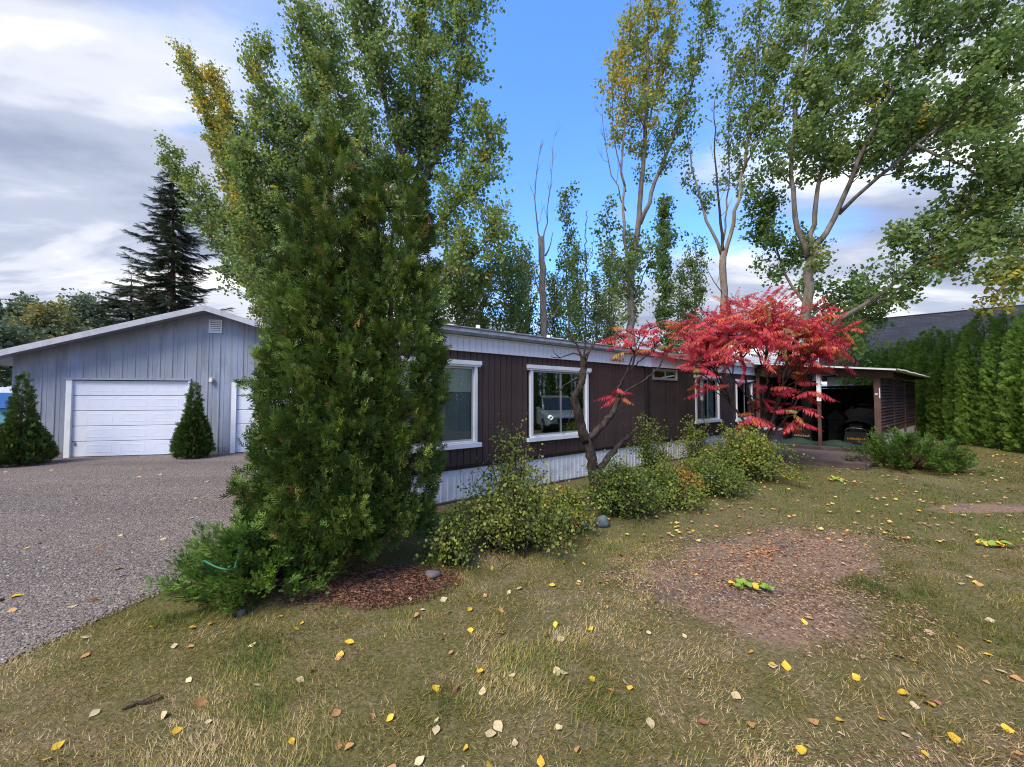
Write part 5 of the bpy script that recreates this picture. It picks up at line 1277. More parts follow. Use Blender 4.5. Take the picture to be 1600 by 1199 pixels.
# ------------------------------------------------------------------ sumacs
def frond_mesh(rng, k):
    v, f = [], []
    def leaflet(a, d, l, w):
        d = nrm(np.array(d, float)); s = nrm(np.cross(d, [0.15, 0.1, 1.0])); m = a + d * l * 0.45; n = len(v)
        v.extend([a, m + s * w + [0, 0, 0.012], a + d * l + [0, 0, -0.03], m - s * w + [0, 0, 0.012]]); f.append((n, n + 1, n + 2)); f.append((n, n + 2, n + 3))
    n = 12; dr = rng.uniform(0.30, 0.60)
    ra = lambda u: np.array([u, 0.06 * math.sin(u * 3 + k), 0.10 * u - dr * u * u])
    for i in range(n):
        u = 0.16 + 0.80 * i / n; l = 0.30 * math.sin(math.pi * (0.22 + 0.66 * i / n)) * rng.uniform(0.85, 1.1)
        for s in (-1, 1):
            leaflet(ra(u), (rng.uniform(0.1, 0.4), s * rng.uniform(0.35, 0.8), -rng.uniform(0.6, 1.3)), l, 0.027)
    leaflet(ra(0.97), (1, 0, -0.5), 0.2, 0.05)
    for i in range(4):
        a, b = ra(i / 4 * 0.97), ra((i + 1) / 4 * 0.97); k0 = len(v); e = np.array([0, 0.007, 0]); g = np.array([0, 0, 0.010])
        v.extend([a - e, a + e, a + g, b - e, b + e, b + g]); f.extend([(k0, k0 + 1, k0 + 4, k0 + 3), (k0 + 1, k0 + 2, k0 + 5, k0 + 4), (k0 + 2, k0, k0 + 3, k0 + 5)])
    return np.array(v), f
rngS = np.random.default_rng(200)
FRAW = [frond_mesh(rngS, k) for k in range(6)]
FRONDS = []
for v, f in FRAW:
    me = mesh('frond', v, f); me.materials.append(M['sumac']); FRONDS.append(me)
def place_fronds(t, b, tips, rng, per, size):
    c = 0
    for (tip, d) in tips:
        d = nrm(np.array(d, float)); a0 = rng.random() * 6.28
        for j in range(per):
            a = a0 + j * 6.283 / per + rng.normal(0, 0.25); el = rng.uniform(-0.45, 0.30)
            x = nrm(np.array([math.cos(a) * math.cos(el), math.sin(a) * math.cos(el), math.sin(el)]) + d * 0.45)
            z = nrm(np.array([0, 0, 1.0]) - x * x[2]); y = np.cross(z, x)
            o = link('frond', FRONDS[rng.integers(6)], None, t, tip - b - d * rng.uniform(0, 0.30) + rng.normal(0, 0.02, 3))
            o.rotation_euler = Matrix((x, y, z)).transposed().to_euler(); s = size * rng.uniform(0.7, 1.2); o.scale = (s, s, s); c += 1
    return c
def sumac():
    rng = np.random.default_rng(33); Y = 9.0
    b = np.array([5.86, 9.05, 0.0])
    t = empty('sumac_tree', b, 0, label='bright red sumac with a broad domed crown before the carport', cat='tree')
    tips = []; st = []
    stems = [(1105, 560), (1150, 520), (1200, 500), (1245, 520), (1270, 580), (1225, 600), (1165, 600)]
    forks = []
    for i, (px, py) in enumerate(stems):
        e = at(px, py, Y + rng.uniform(-0.7, 0.7)); m = b * 0.55 + e * 0.45; m[2] = e[2] * 0.52
        pts = resample(np.array([b + [rng.normal(0, .08), rng.normal(0, .08), -0.03], b * 0.8 + m * 0.2 + [0, 0, 0.35], m, e]), 0.2, 0.02, rng)
        link('stem', tubes('stem', [(pts - b, np.linspace(0.036, 0.018, len(pts)))], 7, 0.10, i), M['bark_dark'], t); forks.append((pts, e))
    targets = []
    for k in range(36):                                    # the dome
        a = rng.uniform(0, 6.283); u = rng.uniform(0.0, 1.0)
        rx, ry, rz = 1.36, 1.1, 1.28; el = math.asin(u) * rng.uniform(0.8, 1.0)
        c = at(1184, 552, Y)
        targets.append(c + np.array([rx * math.cos(a) * math.cos(el), ry * math.sin(a) * math.cos(el), rz * math.sin(el) - 0.05]) * rng.uniform(0.82, 1.02))
    for (px, py) in [(1095, 600), (1085, 570), (1075, 520), (1100, 500), (1268, 570), (1255, 535), (1262, 505), (1272, 612), (1250, 640), (1230, 625), (1235, 665), (1195, 628), (1175, 650), (1205, 600), (1245, 598), (1255, 655)]:
        targets.append(at(px, py, Y + rng.uniform(-0.9, 0.5)))
    tw = []
    for g in targets:
        j = int(np.argmin([np.linalg.norm(e - g) for _, e in forks])); pts = forks[j][0]
        s0, tn, _ = along(pts, rng.uniform(0.55, 0.98)); d = g - s0
        q = resample(np.array([s0, s0 + d * 0.5 + rng.normal(0, 0.10, 3) + [0, 0, -0.05], g]), 0.15, 0.012, rng)
        tw.append((q - b, np.linspace(0.020, 0.009, len(q)))); tips.append((g, nrm(d) + np.array([0, 0, 0.25])))
    link('branches', tubes('branches', tw, 5, 0.05, 2), M['bark_dark'], t, kind='stuff')
    place_fronds(t, b, tips, rng, 6, 0.44)
    # the fronds deeper in the crown, too small and overlapped to pick apart
    P, RR, S, T = [], [], [], []
    for k in range(800):
        g = targets[rng.integers(0, 34)] * 0.93 + at(1192, 560, Y) * 0.07 + rng.normal(0, 0.22, 3); P.append(g - b)
        x = nrm(nrm(g - at(1192, 560, Y)) * 0.6 + rng.normal(0, 0.7, 3)); z = nrm(np.array([0, 0, 1.0]) - x * x[2]); RR.append(np.stack([x, np.cross(z, x), z], 1)); S.append(0.40 * rng.uniform(0.7, 1.2)); T.append(rng.random())
    link('inner_fronds', scatter('inner_fronds', FRAW[0][0], FRAW[0][1], np.array(P), np.array(RR), np.array(S), np.array(T)), M['sumac_mass'], t, kind='stuff')
sumac()
def gnarled():
    rng = np.random.default_rng(35); Y = 6.15
    b = gp(930, 786); Y = b[1]
    t = empty('gnarled_sumac', b, 0, label='old gnarled sumac with twisted dark trunk and one-sided red foliage', cat='tree')
    def br(name, pp, r0, r1, rough=0.12, sides=8, wob=0.008, step=0.06, off=0.0):
        pts = np.array([at(q[0], q[1], Y + off + (q[2] if len(q) > 2 else 0)) for q in pp])
        pts = resample(pts, step, wob, rng); n = len(pts)
        rad = np.linspace(r0, r1, n) * (1 + rough * (vnoise(np.arange(n) * 0.45, np.zeros(n) + pp[0][0], 3) - 0.5))
        link(name, tubes(name, [(pts - b, rad)], sides, rough, int(pp[0][0])), M['bark_dark'], t); return pts
    tk = br('trunk', [(931, 790), (930, 760), (925, 720), (917, 686)], 0.095, 0.072, 0.16, 12, 0.006)
    br('limb', [(917, 690), (908, 665, -.03), (900, 635, -.05), (899, 618, -.05), (908, 596, -.04), (912, 575, 0), (911, 555, .03)], 0.070, 0.050, 0.22, 11, 0.007)
    br('limb', [(919, 688), (938, 668, .05), (957, 645, .08), (966, 622, .1)], 0.060, 0.036, 0.20, 11, 0.006)
    br('limb', [(933, 738), (950, 716, .2), (970, 694, .35), (988, 678, .45)], 0.062, 0.035, 0.12)
    for pp, r in [([(911, 560), (903, 543), (890, 520), (884, 500)], 0.022), ([(913, 562), (914, 505), (916, 440), (915, 370), (918, 330)], 0.017), ([(914, 560), (930, 538), (952, 515), (965, 480)], 0.018),
                  ([(912, 575), (925, 540), (938, 500), (934, 450)], 0.013), ([(908, 556), (895, 552), (876, 560), (858, 556)], 0.014), ([(905, 590), (888, 598), (872, 612), (862, 612)], 0.020), ([(876, 560), (866, 550), (862, 540)], 0.008),
                  ([(900, 600), (893, 640), (884, 668), (880, 680)], 0.010), ([(890, 520), (880, 505), (878, 480)], 0.010), ([(916, 420), (925, 400), (926, 370)], 0.006), ([(884, 500), (868, 490), (850, 478)], 0.007), ([(915, 470), (902, 440), (896, 400)], 0.007),
                  ([(985, 680), (978, 665), (960, 655)], 0.010), ([(988, 678), (1000, 670), (1008, 672)], 0.010)]:
        br('branch', pp, r, r * 0.35, 0.1, 5, 0.012)
    arms = []
    for pp in [[(966, 625, .1), (968, 600, .2), (985, 578, .4), (1010, 555, .6), (1030, 540, .8)], [(967, 622, .1), (990, 604, .3), (1020, 585, .5), (1040, 555, .7), (1050, 535, .9)], [(966, 620, .1), (975, 590, .3), (992, 550, .3), (1000, 520, .4)],
               [(1010, 555, .6), (1040, 525, 1.0), (1070, 512, 1.3)], [(992, 550, .3), (972, 530, .2), (962, 520, .2)], [(985, 578, .4), (1000, 540, .9), (1020, 508, 1.0)]]:
        arms.append(br('branch', pp, 0.020, 0.008, 0.1, 6, 0.01))
    tips = [(a[-1], a[-1] - a[-3]) for a in arms]
    for (px, py, dy) in [(965, 540, .2), (985, 515, .3), (1010, 500, .8), (1035, 505, .9), (1060, 500, 1.3), (1085, 505, 1.6), (1075, 535, 1.3), (1050, 545, 1.0), (1020, 530, .7), (990, 540, .5)]:
        g = at(px, py, Y + dy); tips.append((g, np.array([0.2, -0.1, 0.4])))
        a = min(arms, key=lambda q: np.linalg.norm(q[-1] - g)); br_pts = np.array([a[-3], (a[-3] + g) / 2 + rng.normal(0, .05, 3), g])
        link('branch', tubes('branch', [(br_pts - b, np.array([0.010, 0.008, 0.006]))], 5), M['bark_dark'], t)
    place_fronds(t, b, tips, rng, 4, 0.36)
    place_fronds(t, b, [(at(966, 607, Y + 0.1), np.array([0.0, -0.3, 0.2]))], rng, 6, 0.30)
gnarled()

# ================================================================== GROUND COVER AND LITTER
HOMEPOLY = lambda x, y: ((x - P0[0]) * D[0] + (y - P0[1]) * D[1], (x - P0[0]) * Nn[0] + (y - P0[1]) * Nn[1])
def lawn_ok(x, y):
    t, n = HOMEPOLY(x, y)
    bad = ((t > T0 - 0.3) & (n > -0.35)) | ((t > 12.2) & (n > -3.3)) | (x < gravel_edge(y) + 0.03) | (y > 26)
    bad |= ((t > 8.9) & (t < 12.6) & (n > -2.6))
    return ~bad
BUSHES = [(-1.72, 3.98, 0.75), (-2.62, 3.52, 0.45), (0.0, 4.6, 0.35), (1.58, 5.62, 0.4), (2.5, 6.15, 0.5), (3.45, 6.85, 0.5), (4.85, 8.05, 0.7)]
def grass():
    rng = np.random.default_rng(300)
    def pts(n, y0, y1, power):
        y = y0 + (y1 - y0) * rng.random(n) ** power; x = rng.uniform(-1.42, 1.42, n) * y * 1.0
        return x, y
    P, A, S, T, W, B = [], [], [], [], [], []
    for (n, y0, y1, power, hgt, wd) in ((190000, 1.35, 4.6, 0.75, 0.040, 0.0042), (80000, 4.2, 9.5, 0.8, 0.042, 0.0070), (30000, 9.0, 19.0, 0.8, 0.06, 0.014)):
        x, y = pts(n, y0, y1, power)
        dens = fbm(x * 1.1, y * 1.1, 40); clump = vnoise(x * 6.5, y * 6.5, 50)
        keep = lawn_ok(x, y) & (rng.random(n) < np.clip(-0.15 + 1.35 * clump + 1.6 * (dens - 0.40), 0.06, 1))
        e = patch_d(x, y) + 0.75 * (fbm(x * 1.6, y * 1.6, 61) - 0.5)
        keep &= ~((e < 0.93) & (rng.random(n) > 0.05))
        e2 = ell(x, y, LITTER) + 0.4 * (fbm(x * 2, y * 2, 62) - 0.5); keep &= ~((e2 < 0.9) & (rng.random(n) > 0.10))
        e3 = ell(x, y, BARE2); keep &= ~(e3 < 0.9)
        for (bx, by, r) in BUSHES: keep &= np.hypot(x - bx, y - by) > r
        x, y = x[keep], y[keep]; m = len(x)
        big = fbm(x * 0.55 + 3, y * 0.55, 70); tuft = vnoise(x * 2.3, y * 2.3, 80) ** 2
        far = np.clip((y - 2.2) / 4.0, 0, 1)
        g = 0.72 - 0.50 * far - 0.10 * np.clip((x - 0.5) / 2.0, 0, 1) - 0.9 * (big - 0.5) - 0.60 * (tuft - 0.3) - 0.45 * (vnoise(x * 4.6 + 7, y * 4.6, 81) - 0.5)
        g = g + 0.40 * np.clip(1.25 - ell(x, y, DRY), 0, 1) + 0.2 * np.clip(1.25 - e[keep] if len(e) == len(keep) else 0, 0, 1)
        t = np.clip(g + rng.normal(0, 0.19, m), 0, 1)
        h = hgt * rng.uniform(0.45, 1.35, m) * (0.65 + 0.9 * tuft + 0.35 * (1 - t))
        P.append(np.stack([x, y, np.full(m, -0.002)], 1)); T.append(t); S.append(h); W.append(wd * rng.uniform(0.6, 1.3, m))
    P = np.concatenate(P); T = np.concatenate(T); S = np.concatenate(S); W = np.concatenate(W); N = len(P)
    a = rng.normal(0, 1.1, N) + 9 * fbm(P[:, 0] * 0.8, P[:, 1] * 0.8, 33); lean = rng.uniform(0.5, 3.2, N) * (0.55 + 0.8 * T)
    dirn = np.stack([np.cos(a) * lean, np.sin(a) * lean, np.ones(N)], 1); dirn = nrm(dirn)
    ROT = frames(dirn, np.stack([np.cos(a), np.sin(a), np.full(N, 0.15)], 1))
    tv = [(-0.5, 0, 0), (0.5, 0, 0), (0.30, 0.55, -0.08), (0.0, 1.0, -0.30), (-0.30, 0.55, -0.08)]
    V = np.stack([W, S, S], 1)
    link('grass', scatter('grass', tv, [(0, 1, 2, 4), (4, 2, 3)], P, ROT, V, T), M['grass'], kind='stuff', label='patchy short autumn grass, part green and part dry', cat='grass')
grass()

def straw():
    rng = np.random.default_rng(310)
    def region(n, e, mat, name, label, hl, wd, lim=1.0):
        a = rng.uniform(0, 6.283, n); r = np.sqrt(rng.random(n)) * lim; c, s = math.cos(e[4]), math.sin(e[4])
        u, v = r * np.cos(a) * e[2], r * np.sin(a) * e[3]; x, y = e[0] + u * c - v * s, e[1] + u * s + v * c
        k = (rng.random(n) < np.clip((1.12 - r / lim + 0.9 * (fbm(x * 2.2, y * 2.2, 5) - 0.5)) * 2.2, 0, 1)) & lawn_ok(x, y); x, y = x[k], y[k]; n = len(x)
        b = rng.uniform(0, 6.283, n); d = np.stack([np.cos(b), np.sin(b), rng.uniform(-0.02, 0.22, n)], 1)
        ROT = frames(d, np.array([0, 0, 1.0]) + rng.normal(0, 0.3, (n, 3)))
        S = np.stack([wd * rng.uniform(0.6, 1.4, n), hl * rng.uniform(0.4, 1.5, n), np.full(n, 0.03)], 1)
        link(name, scatter(name, [(-0.5, 0, 0), (0.5, 0, 0), (0.35, 0.6, 0.3), (0, 1, 0)], [(0, 1, 2, 3)], np.stack([x, y, rng.uniform(0.002, 0.012, n)], 1), ROT, S, rng.random(n)), M[mat], kind='stuff', label=label, cat='litter')
    region(9000, PATCH, 'straw', 'dead_grass', 'matted dead grass on the far part of the bare brown patch', 0.026, 0.0032, 1.25)
    region(6500, PATCH2, 'straw', 'dead_grass', 'matted dead grass on the near part of the bare brown patch', 0.026, 0.0032, 1.25)
    region(9000, LITTER, 'needle_litter', 'needle_litter', 'rust brown needle litter under the big arborvitae', 0.04, 0.0026, 1.2)
    region(14000, DRY, 'straw', 'dead_grass', 'dry matted grass at the very front of the lawn', 0.024, 0.0026, 1.3)
straw()

def gravel_stones():
    rng = np.random.default_rng(320); n = 42000
    y = 1.9 + 6.5 * rng.random(n) ** 1.1; x = -y * 1.40 + (gravel_edge(y) + 0.10 + y * 1.40) * rng.random(n)
    k = (x < gravel_edge(y) + 0.06 + 0.10 * rng.random(n) ** 3) & (x > -y * 1.42) & (rng.random(n) < np.clip((8.6 - y) / 4.5, 0, 1)); x, y = x[k], y[k]; n = len(x)
    v = np.array([(1, 0, 0), (-0.9, 0.1, 0), (0.1, 0.9, 0.1), (-0.1, -1, 0), (0.05, 0.1, 0.75), (0, 0, -0.5)]); f = [(0, 2, 4), (2, 1, 4), (1, 3, 4), (3, 0, 4)]
    a = rng.uniform(0, 6.283, n); up = np.array([0, 0, 1.0]) + rng.normal(0, 0.25, (n, 3)); ya = np.stack([np.cos(a), np.sin(a), np.zeros(n)], 1)
    S = (0.0062 * rng.uniform(0.5, 1.7, n) * (0.8 + 0.08 * y))[:, None] * rng.uniform(0.7, 1.3, (n, 3))
    link('gravel', scatter('gravel', v, f, np.stack([x, y, np.full(n, 0.012)], 1), frames(ya, up), S, np.clip(rng.normal(0.46, 0.22, n), 0, 1)), M['gravel_stone'], kind='stuff', label='loose crushed gravel on the driveway', cat='gravel')
gravel_stones()

# ------------------------------------------------------------------ fallen leaves
def fallen_leaf_mesh(rng, mat):
    out = [(0, -0.52), (0.16, -0.44), (0.40, -0.20), (0.44, 0.02), (0.32, 0.26), (0.14, 0.48), (0, 0.62), (-0.14, 0.48), (-0.32, 0.26), (-0.44, 0.02), (-0.40, -0.20), (-0.16, -0.44)]
    cu, cv, tw = rng.uniform(-0.5, 0.9), rng.uniform(-0.3, 0.6), rng.uniform(-0.4, 0.4)
    z = lambda x, y: cu * x * x + cv * y * y * 0.6 + tw * x * y
    v = [(x * rng.uniform(0.9, 1.1), y, z(x, y)) for x, y in out] + [(0, y, z(0, y) - 0.03) for y in (-0.3, 0.0, 0.3)]
    f = [(0, 1, 12), (1, 2, 12), (2, 3, 13, 12), (3, 4, 14, 13), (4, 5, 14), (5, 6, 14), (6, 7, 14), (7, 8, 14), (8, 9, 13, 14), (9, 10, 12, 13), (10, 11, 12), (11, 0, 12)]
    k = len(v); v += [(-0.012, -0.52, z(0, -.52)), (0.012, -0.52, z(0, -.52)), (0.06, -0.95, 0.05)]; f.append((k, k + 1, k + 2))
    zm = min(p[2] for p in v); v = [(a, b, c - zm + 0.02) for a, b, c in v]
    me = mesh('fallen_leaf', v, f, True); me.materials.append(mat); return me
def fallen():
    rng = np.random.default_rng(330)
    kinds = [('leaf_yellow', 'bright yellow'), ('leaf_cream', 'pale cream'), ('leaf_tan', 'orange tan'), ('leaf_red', 'russet red')]
    meshes = {k: [fallen_leaf_mesh(rng, M[k]) for _ in range(4)] for k, _ in kinds}
    def put(x, y, k, s, where):
        o = link('fallen_leaf', meshes[k][rng.integers(4)], None, None, (x, y, 0.010 if where == 'lawn' else 0.014), (rng.normal(0, 0.30), rng.normal(0, 0.30), rng.uniform(0, 6.283)), (s, s, s))
        word = dict(kinds)[k]
        tag(o, '%s fallen leaf lying on the %s' % (word, 'grass' if where == 'lawn' else 'gravel driveway'), 'leaf', '%s leaves fallen on the %s' % (word, 'grass' if where == 'lawn' else 'driveway'))
    spots = [(1412, 1087, 0), (1440, 1090, 0), (1452, 1103, 0), (1428, 1105, 1), (1338, 1062, 0), (1228, 1044, 0), (1208, 1042, 0), (1150, 1090, 1), (546, 1007, 0), (735, 987, 0), (782, 993, 0), (876, 1002, 1), (855, 997, 2), (750, 1052, 0), (800, 1058, 1), (870, 1052, 1), (880, 1054, 1), (925, 1064, 0),
             (680, 1079, 0), (754, 1084, 1), (778, 1138, 1), (766, 1150, 1), (845, 1195, 0), (1380, 1127, 0), (1490, 1158, 0), (1573, 1142, 0), (1271, 1131, 2), (1174, 1136, 2), (1098, 1132, 3), (1016, 1133, 1), (148, 1117, 1), (276, 1145, 0), (256, 1121, 1), (35, 1014, 1), (132, 999, 1), (133, 1027, 2), (313, 1101, 2), (395, 1010, 1), (272, 1012, 1), (525, 1118, 2), (545, 1171, 2), (1405, 1028, 1), (1450, 990, 1), (1565, 1052, 1),
             (650, 965, 2), (660, 955, 1), (693, 939, 1), (713, 915, 0), (758, 933, 2), (811, 922, 1), (863, 917, 0), (937, 912, 2), (783, 955, 2), (734, 955, 0), (1000, 985, 2)]
    n = 0
    for (px, py, k) in spots:
        p = gp(px, py); put(p[0], p[1], kinds[k][0], rng.uniform(0.040, 0.060), 'lawn'); n += 1
    while n < 250:
        y = 1.7 + 8.5 * rng.random() ** 1.35; x = rng.uniform(-1.35, 1.4) * y
        if not lawn_ok(np.array([x]), np.array([y]))[0]: continue
        if rng.random() > np.clip((fbm(np.array([x * 1.3]), np.array([y * 1.3]), 90)[0] - 0.36) * 4.5, 0.06, 1): continue
        k = rng.choice(4, p=[0.30, 0.38, 0.27, 0.05]); put(x, y, kinds[k][0], rng.uniform(0.028, 0.054), 'lawn'); n += 1
    while n < 298:
        y = 3.0 + 6.4 * rng.random() ** 1.1; x = rng.uniform(-1.33 * y, gravel_edge(y) - 0.1)
        k = rng.choice(3, p=[0.3, 0.45, 0.25]); put(x, y, kinds[k][0], rng.uniform(0.045, 0.07), 'driveway'); n += 1
    # the rest: small far ones and flecks on the bare patch
    m = 1500
    y = 4.5 + 10 * rng.random(m) ** 1.1; x = rng.uniform(-0.4, 1.5, m) * y; k = lawn_ok(x, y); x, y = x[k], y[k]; m = len(x)
    a = rng.uniform(0, 6.283, m); up = np.array([0, 0, 1.0]) + rng.normal(0, 0.3, (m, 3))
    nn = NT('scattered leaf colours'); nn.set(0.6, 0.2); nn.color(nn.ramp(nn.attr(), [(0.0, (0.66, 0.42, 0.04)), (0.35, (0.62, 0.45, 0.20)), (0.7, (0.52, 0.27, 0.10)), (1.0, (0.32, 0.07, 0.05))]))
    link('leaf_litter', scatter('leaf_litter', np.array(LEAF_V) - [0, 0.5, 0], LEAF_F, np.stack([x, y, np.full(m, 0.03)], 1), frames(np.stack([np.cos(a), np.sin(a), np.zeros(m)], 1), up), 0.055 * rng.uniform(0.6, 1.3, m), rng.random(m)), nn.m, kind='stuff', label='small yellow and tan leaves scattered over the far lawn', cat='leaves')
    m = 420; a = rng.uniform(0, 6.283, m); r = np.abs(rng.normal(0, 0.6, m)); e = PATCH; c, s = math.cos(e[4]), math.sin(e[4]); u, v = r * np.cos(a) * e[2], (r * np.sin(a) * 0.8 + 0.2) * e[3]
    x, y = e[0] + u * c - v * s, e[1] + u * s + v * c; a = rng.uniform(0, 6.283, m); up = np.array([0, 0, 1.0]) + rng.normal(0, 0.3, (m, 3))
    link('red_leaflets', scatter('red_leaflets', np.array(LEAF_V) * [0.5, 1, 1], LEAF_F, np.stack([x, y, np.full(m, 0.014)], 1), frames(np.stack([np.cos(a), np.sin(a), np.zeros(m)], 1), up), 0.042 * rng.uniform(0.5, 1.3, m), 0.6 + 0.4 * rng.random(m)), nn.m, kind='stuff', label='tiny red and tan leaflets strewn over the bare patch', cat='leaves')
fallen()

# ------------------------------------------------------------------ fallen leafy twigs, stones, hose
def leafy_twig(px, py, ang, label, seed, greens):
    rng = np.random.default_rng(seed); p = gp(px, py)
    t = empty('fallen_twig', (p[0], p[1], 0.01), ang, label=label, cat='twig')
    link('stem', tubes('stem', [(resample([(-0.22, 0, 0.02), (0, 0.01, 0.035), (0.16, -0.01, 0.02), (0.42, 0.02, 0.015)], 0.05), 0.0045)], 5), M['twig'], t)
    vs_ = {k: [fallen_leaf_mesh(rng, M[k]) for _ in range(2)] for k in set(greens)}
    for i in range(16):
        k = greens[rng.integers(len(greens))]; u = -0.24 + 0.30 * i / 15
        s = rng.uniform(0.055, 0.085)
        link('leaf', vs_[k][rng.integers(2)], None, t, (u + rng.normal(0, .01), rng.normal(0, 0.045), 0.025 + 0.03 * rng.random()), (rng.normal(0, 0.5), rng.normal(0, 0.5), rng.uniform(0, 6.28)), (s, s, s))
leafy_twig(1190, 925, R(-18), 'broken twig with fresh green leaves lying on the bare patch', 401, ['leaf_green', 'leaf_green', 'leaf_green', 'leaf_yellow'])
leafy_twig(1572, 856, R(5), 'broken leafy twig with green and yellow leaves at the right edge', 402, ['leaf_green', 'leaf_green', 'leaf_yellow'])
leafy_twig(1312, 752, R(10), 'small yellow green leafy twig on the lawn before the timber edging', 403, ['leaf_green', 'leaf_yellow'])
def stone(p, s, label, seed, mat):
    rng = np.random.default_rng(seed); n, m = 9, 12; v = []; f = []
    for i in range(n):
        th = math.pi * i / (n - 1)
        for j in range(m):
            a = 6.2832 * j / m; r = 1 + 0.16 * math.sin(3 * a + seed) * math.sin(th) + 0.12 * math.sin(2 * th + seed * 2) + rng.normal(0, 0.035)
            v.append((s[0] * r * math.sin(th) * math.cos(a), s[1] * r * math.sin(th) * math.sin(a), s[2] * (0.75 + r * math.cos(th))))
    for i in range(n - 1):
        for j in range(m): f.append((i * m + j, i * m + (j + 1) % m, (i + 1) * m + (j + 1) % m, (i + 1) * m + j))
    link('stone', mesh('stone', v, f, True), M[mat], None, (p[0], p[1], 0), (0, 0, seed), label=label, cat='stone')
stone(gp(942, 822), (0.13, 0.09, 0.075), 'rounded blue grey stone under the dark green shrub', 1, 'stone')
stone(gp(912, 826), (0.06, 0.05, 0.04), 'smaller blue grey stone left of the rounded one', 2, 'stone')
stone(gp(676, 903), (0.075, 0.05, 0.035), 'flat mauve stone in the litter right of the arborvitae', 3, 'stone_warm')
stone(gp(377, 962), (0.035, 0.03, 0.025), 'small tan pebble at the foot of the juniper', 4, 'stone_warm')
hp = [at(318, 878, 2.92), at(335, 885, 2.86), at(352, 890, 2.84), at(366, 889, 2.9), at(380, 880, 3.2)]
hp = [np.array([q[0], q[1], q[2]]) for q in hp]
link('garden_hose', tubes('garden_hose', [(resample([hp[0] + [-0.1, 0.35, -0.35]] + hp + [hp[-1] + [0.2, 0.35, -0.5]], 0.04), 0.0065)], 8), M['hose'], None, None, label='loop of green garden hose poking out of the left juniper', cat='hose')
def clod(px, py):
    rng = np.random.default_rng(6); p = gp(px, py); t = empty('dead_stick', (p[0], p[1], 0), R(25), label='short dark broken stick lying in the grass at lower left', cat='stick')
    link('stem', tubes('stem', [(resample([(-0.14, 0, 0.01), (-0.04, 0.015, 0.025), (0.06, -0.005, 0.02), (0.15, 0.03, 0.012)], 0.02, 0.004, rng), 0.011)], 7, 0.25, 2), M['bark_dark'], t)
    link('side_twig', tubes('side_twig', [(np.array([(-0.02, 0.01, 0.022), (0.04, 0.06, 0.03), (0.10, 0.085, 0.02)]), np.array([0.007, 0.005, 0.003]))], 6, 0.2), M['bark_dark'], t)
clod(222, 1103)
bpy.data.objects['dead_stick'].scale = (0.6, 0.6, 0.6)

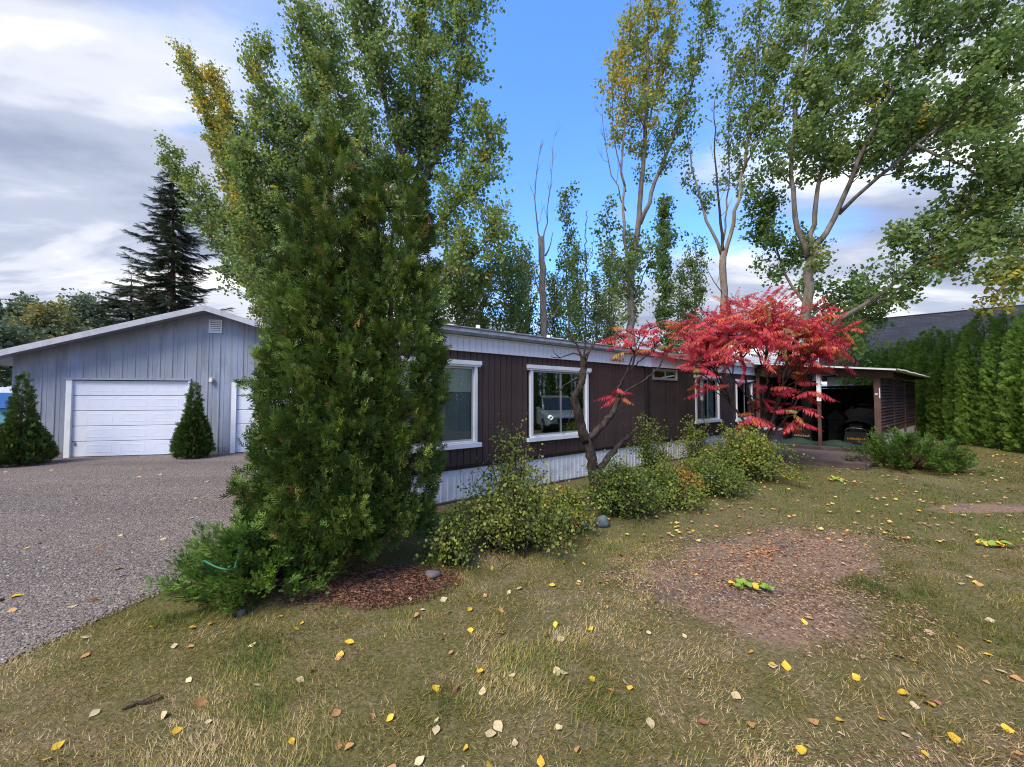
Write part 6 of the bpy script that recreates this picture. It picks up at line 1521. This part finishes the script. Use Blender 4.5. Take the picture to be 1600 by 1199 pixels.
# ------------------------------------------------------------------ vehicle standing to the right, mirrored in the second window
def parked_car():
    M['silver'] = paint('silver car paint', (0.52, 0.54, 0.57), 0.3, 0.5, 0.03, 2, metal=0.5)
    M['car_glass'] = paint('tinted car glass', (0.03, 0.035, 0.04), 0.08, 0.6, 0.1, 2)
    M['lamp'] = paint('clear lamp', (0.75, 0.77, 0.8), 0.15, 0.6, 0.05, 3)
    c = empty('parked_car', (12.6, 6.0, 0), R(160), label='silver sport utility vehicle, seen only mirrored in the second window', cat='car')
    def loft(name, secs, mat, parent=c):
        k = len(secs[0]); v = [p for s in secs for p in s]; f = []
        for i in range(len(secs) - 1):
            for j in range(k): f.append((i * k + j, i * k + (j + 1) % k, (i + 1) * k + (j + 1) % k, (i + 1) * k + j))
        f += [tuple(range(k))[::-1], tuple(range((len(secs) - 1) * k, len(secs) * k))]
        return link(name, mesh(name, v, f, False), mat, parent)
    def sec(x, w, zb, zt, r=0.12): return [(x, -w, zb + r * 0.5), (x, -w, zt - r), (x, -w + r, zt), (x, w - r, zt), (x, w, zt - r), (x, w, zb + r * 0.5), (x, w - r, zb), (x, -w + r, zb)]
    loft('body', [sec(-2.25, 0.80, 0.45, 0.95), sec(-2.1, 0.90, 0.32, 1.10), sec(-1.2, 0.93, 0.30, 1.12), sec(0.7, 0.93, 0.30, 1.08), sec(1.6, 0.91, 0.32, 1.02), sec(2.15, 0.84, 0.36, 0.90), sec(2.3, 0.70, 0.42, 0.78)], M['silver'])
    cab = loft('greenhouse', [sec(-2.05, 0.78, 1.06, 1.20, 0.05), sec(-1.75, 0.74, 1.06, 1.66, 0.1), sec(-0.2, 0.74, 1.06, 1.72, 0.1), sec(0.35, 0.72, 1.04, 1.60, 0.1), sec(1.0, 0.78, 1.02, 1.08, 0.03)], M['car_glass'])
    loft('roof', [sec(-1.8, 0.70, 1.655, 1.71, 0.02), sec(-0.2, 0.71, 1.70, 1.76, 0.02), sec(0.30, 0.68, 1.62, 1.68, 0.02)], M['silver'])
    for x0, x1 in ((-1.78, -1.68), (-0.75, -0.66), (0.28, 0.98)):
        for s in (-1, 1):
            z1 = 1.68 if x0 < 0.2 else 1.62
            link('pillar', tubes('pillar', [(np.array([(x0 if x0 < 0.2 else 1.0, s * 0.80, 1.06), (x0, s * 0.735, z1)]), 0.045)], 6), M['silver'], c)
    for x in (-1.4, 1.45):
        for s in (-1, 1):
            an = np.linspace(0, 2 * np.pi, 24, endpoint=False); y0, y1 = sorted((s * 0.70, s * 0.95))
            w = link('wheel', extrude_y('wheel', [(x + 0.35 * math.cos(a), 0.35 + 0.35 * math.sin(a)) for a in an], y0, y1), M['rubber'], c)
            y0, y1 = sorted((s * 0.951, s * 0.965)); link('rim', extrude_y('rim', [(x + 0.22 * math.cos(a), 0.35 + 0.22 * math.sin(a)) for a in an], y0, y1), M['chrome'], w)
    for s in (-1, 1):
        link('headlight', box('headlight', 2.12, 2.27, s * 0.62 - 0.14, s * 0.62 + 0.14, 0.68, 0.82, 0.02), M['lamp'], c)
        link('mirror', box('mirror', 0.62, 0.74, s * 1.0 - 0.09, s * 1.0 + 0.09, 1.06, 1.20, 0.02), M['silver'], c)
    link('grille', box('grille', 2.26, 2.315, -0.42, 0.42, 0.52, 0.74, 0.01), M['black_plastic'], c)
    link('bumper', box('bumper', 2.0, 2.34, -0.78, 0.78, 0.36, 0.50, 0.03), M['black_plastic'], c)
parked_car()
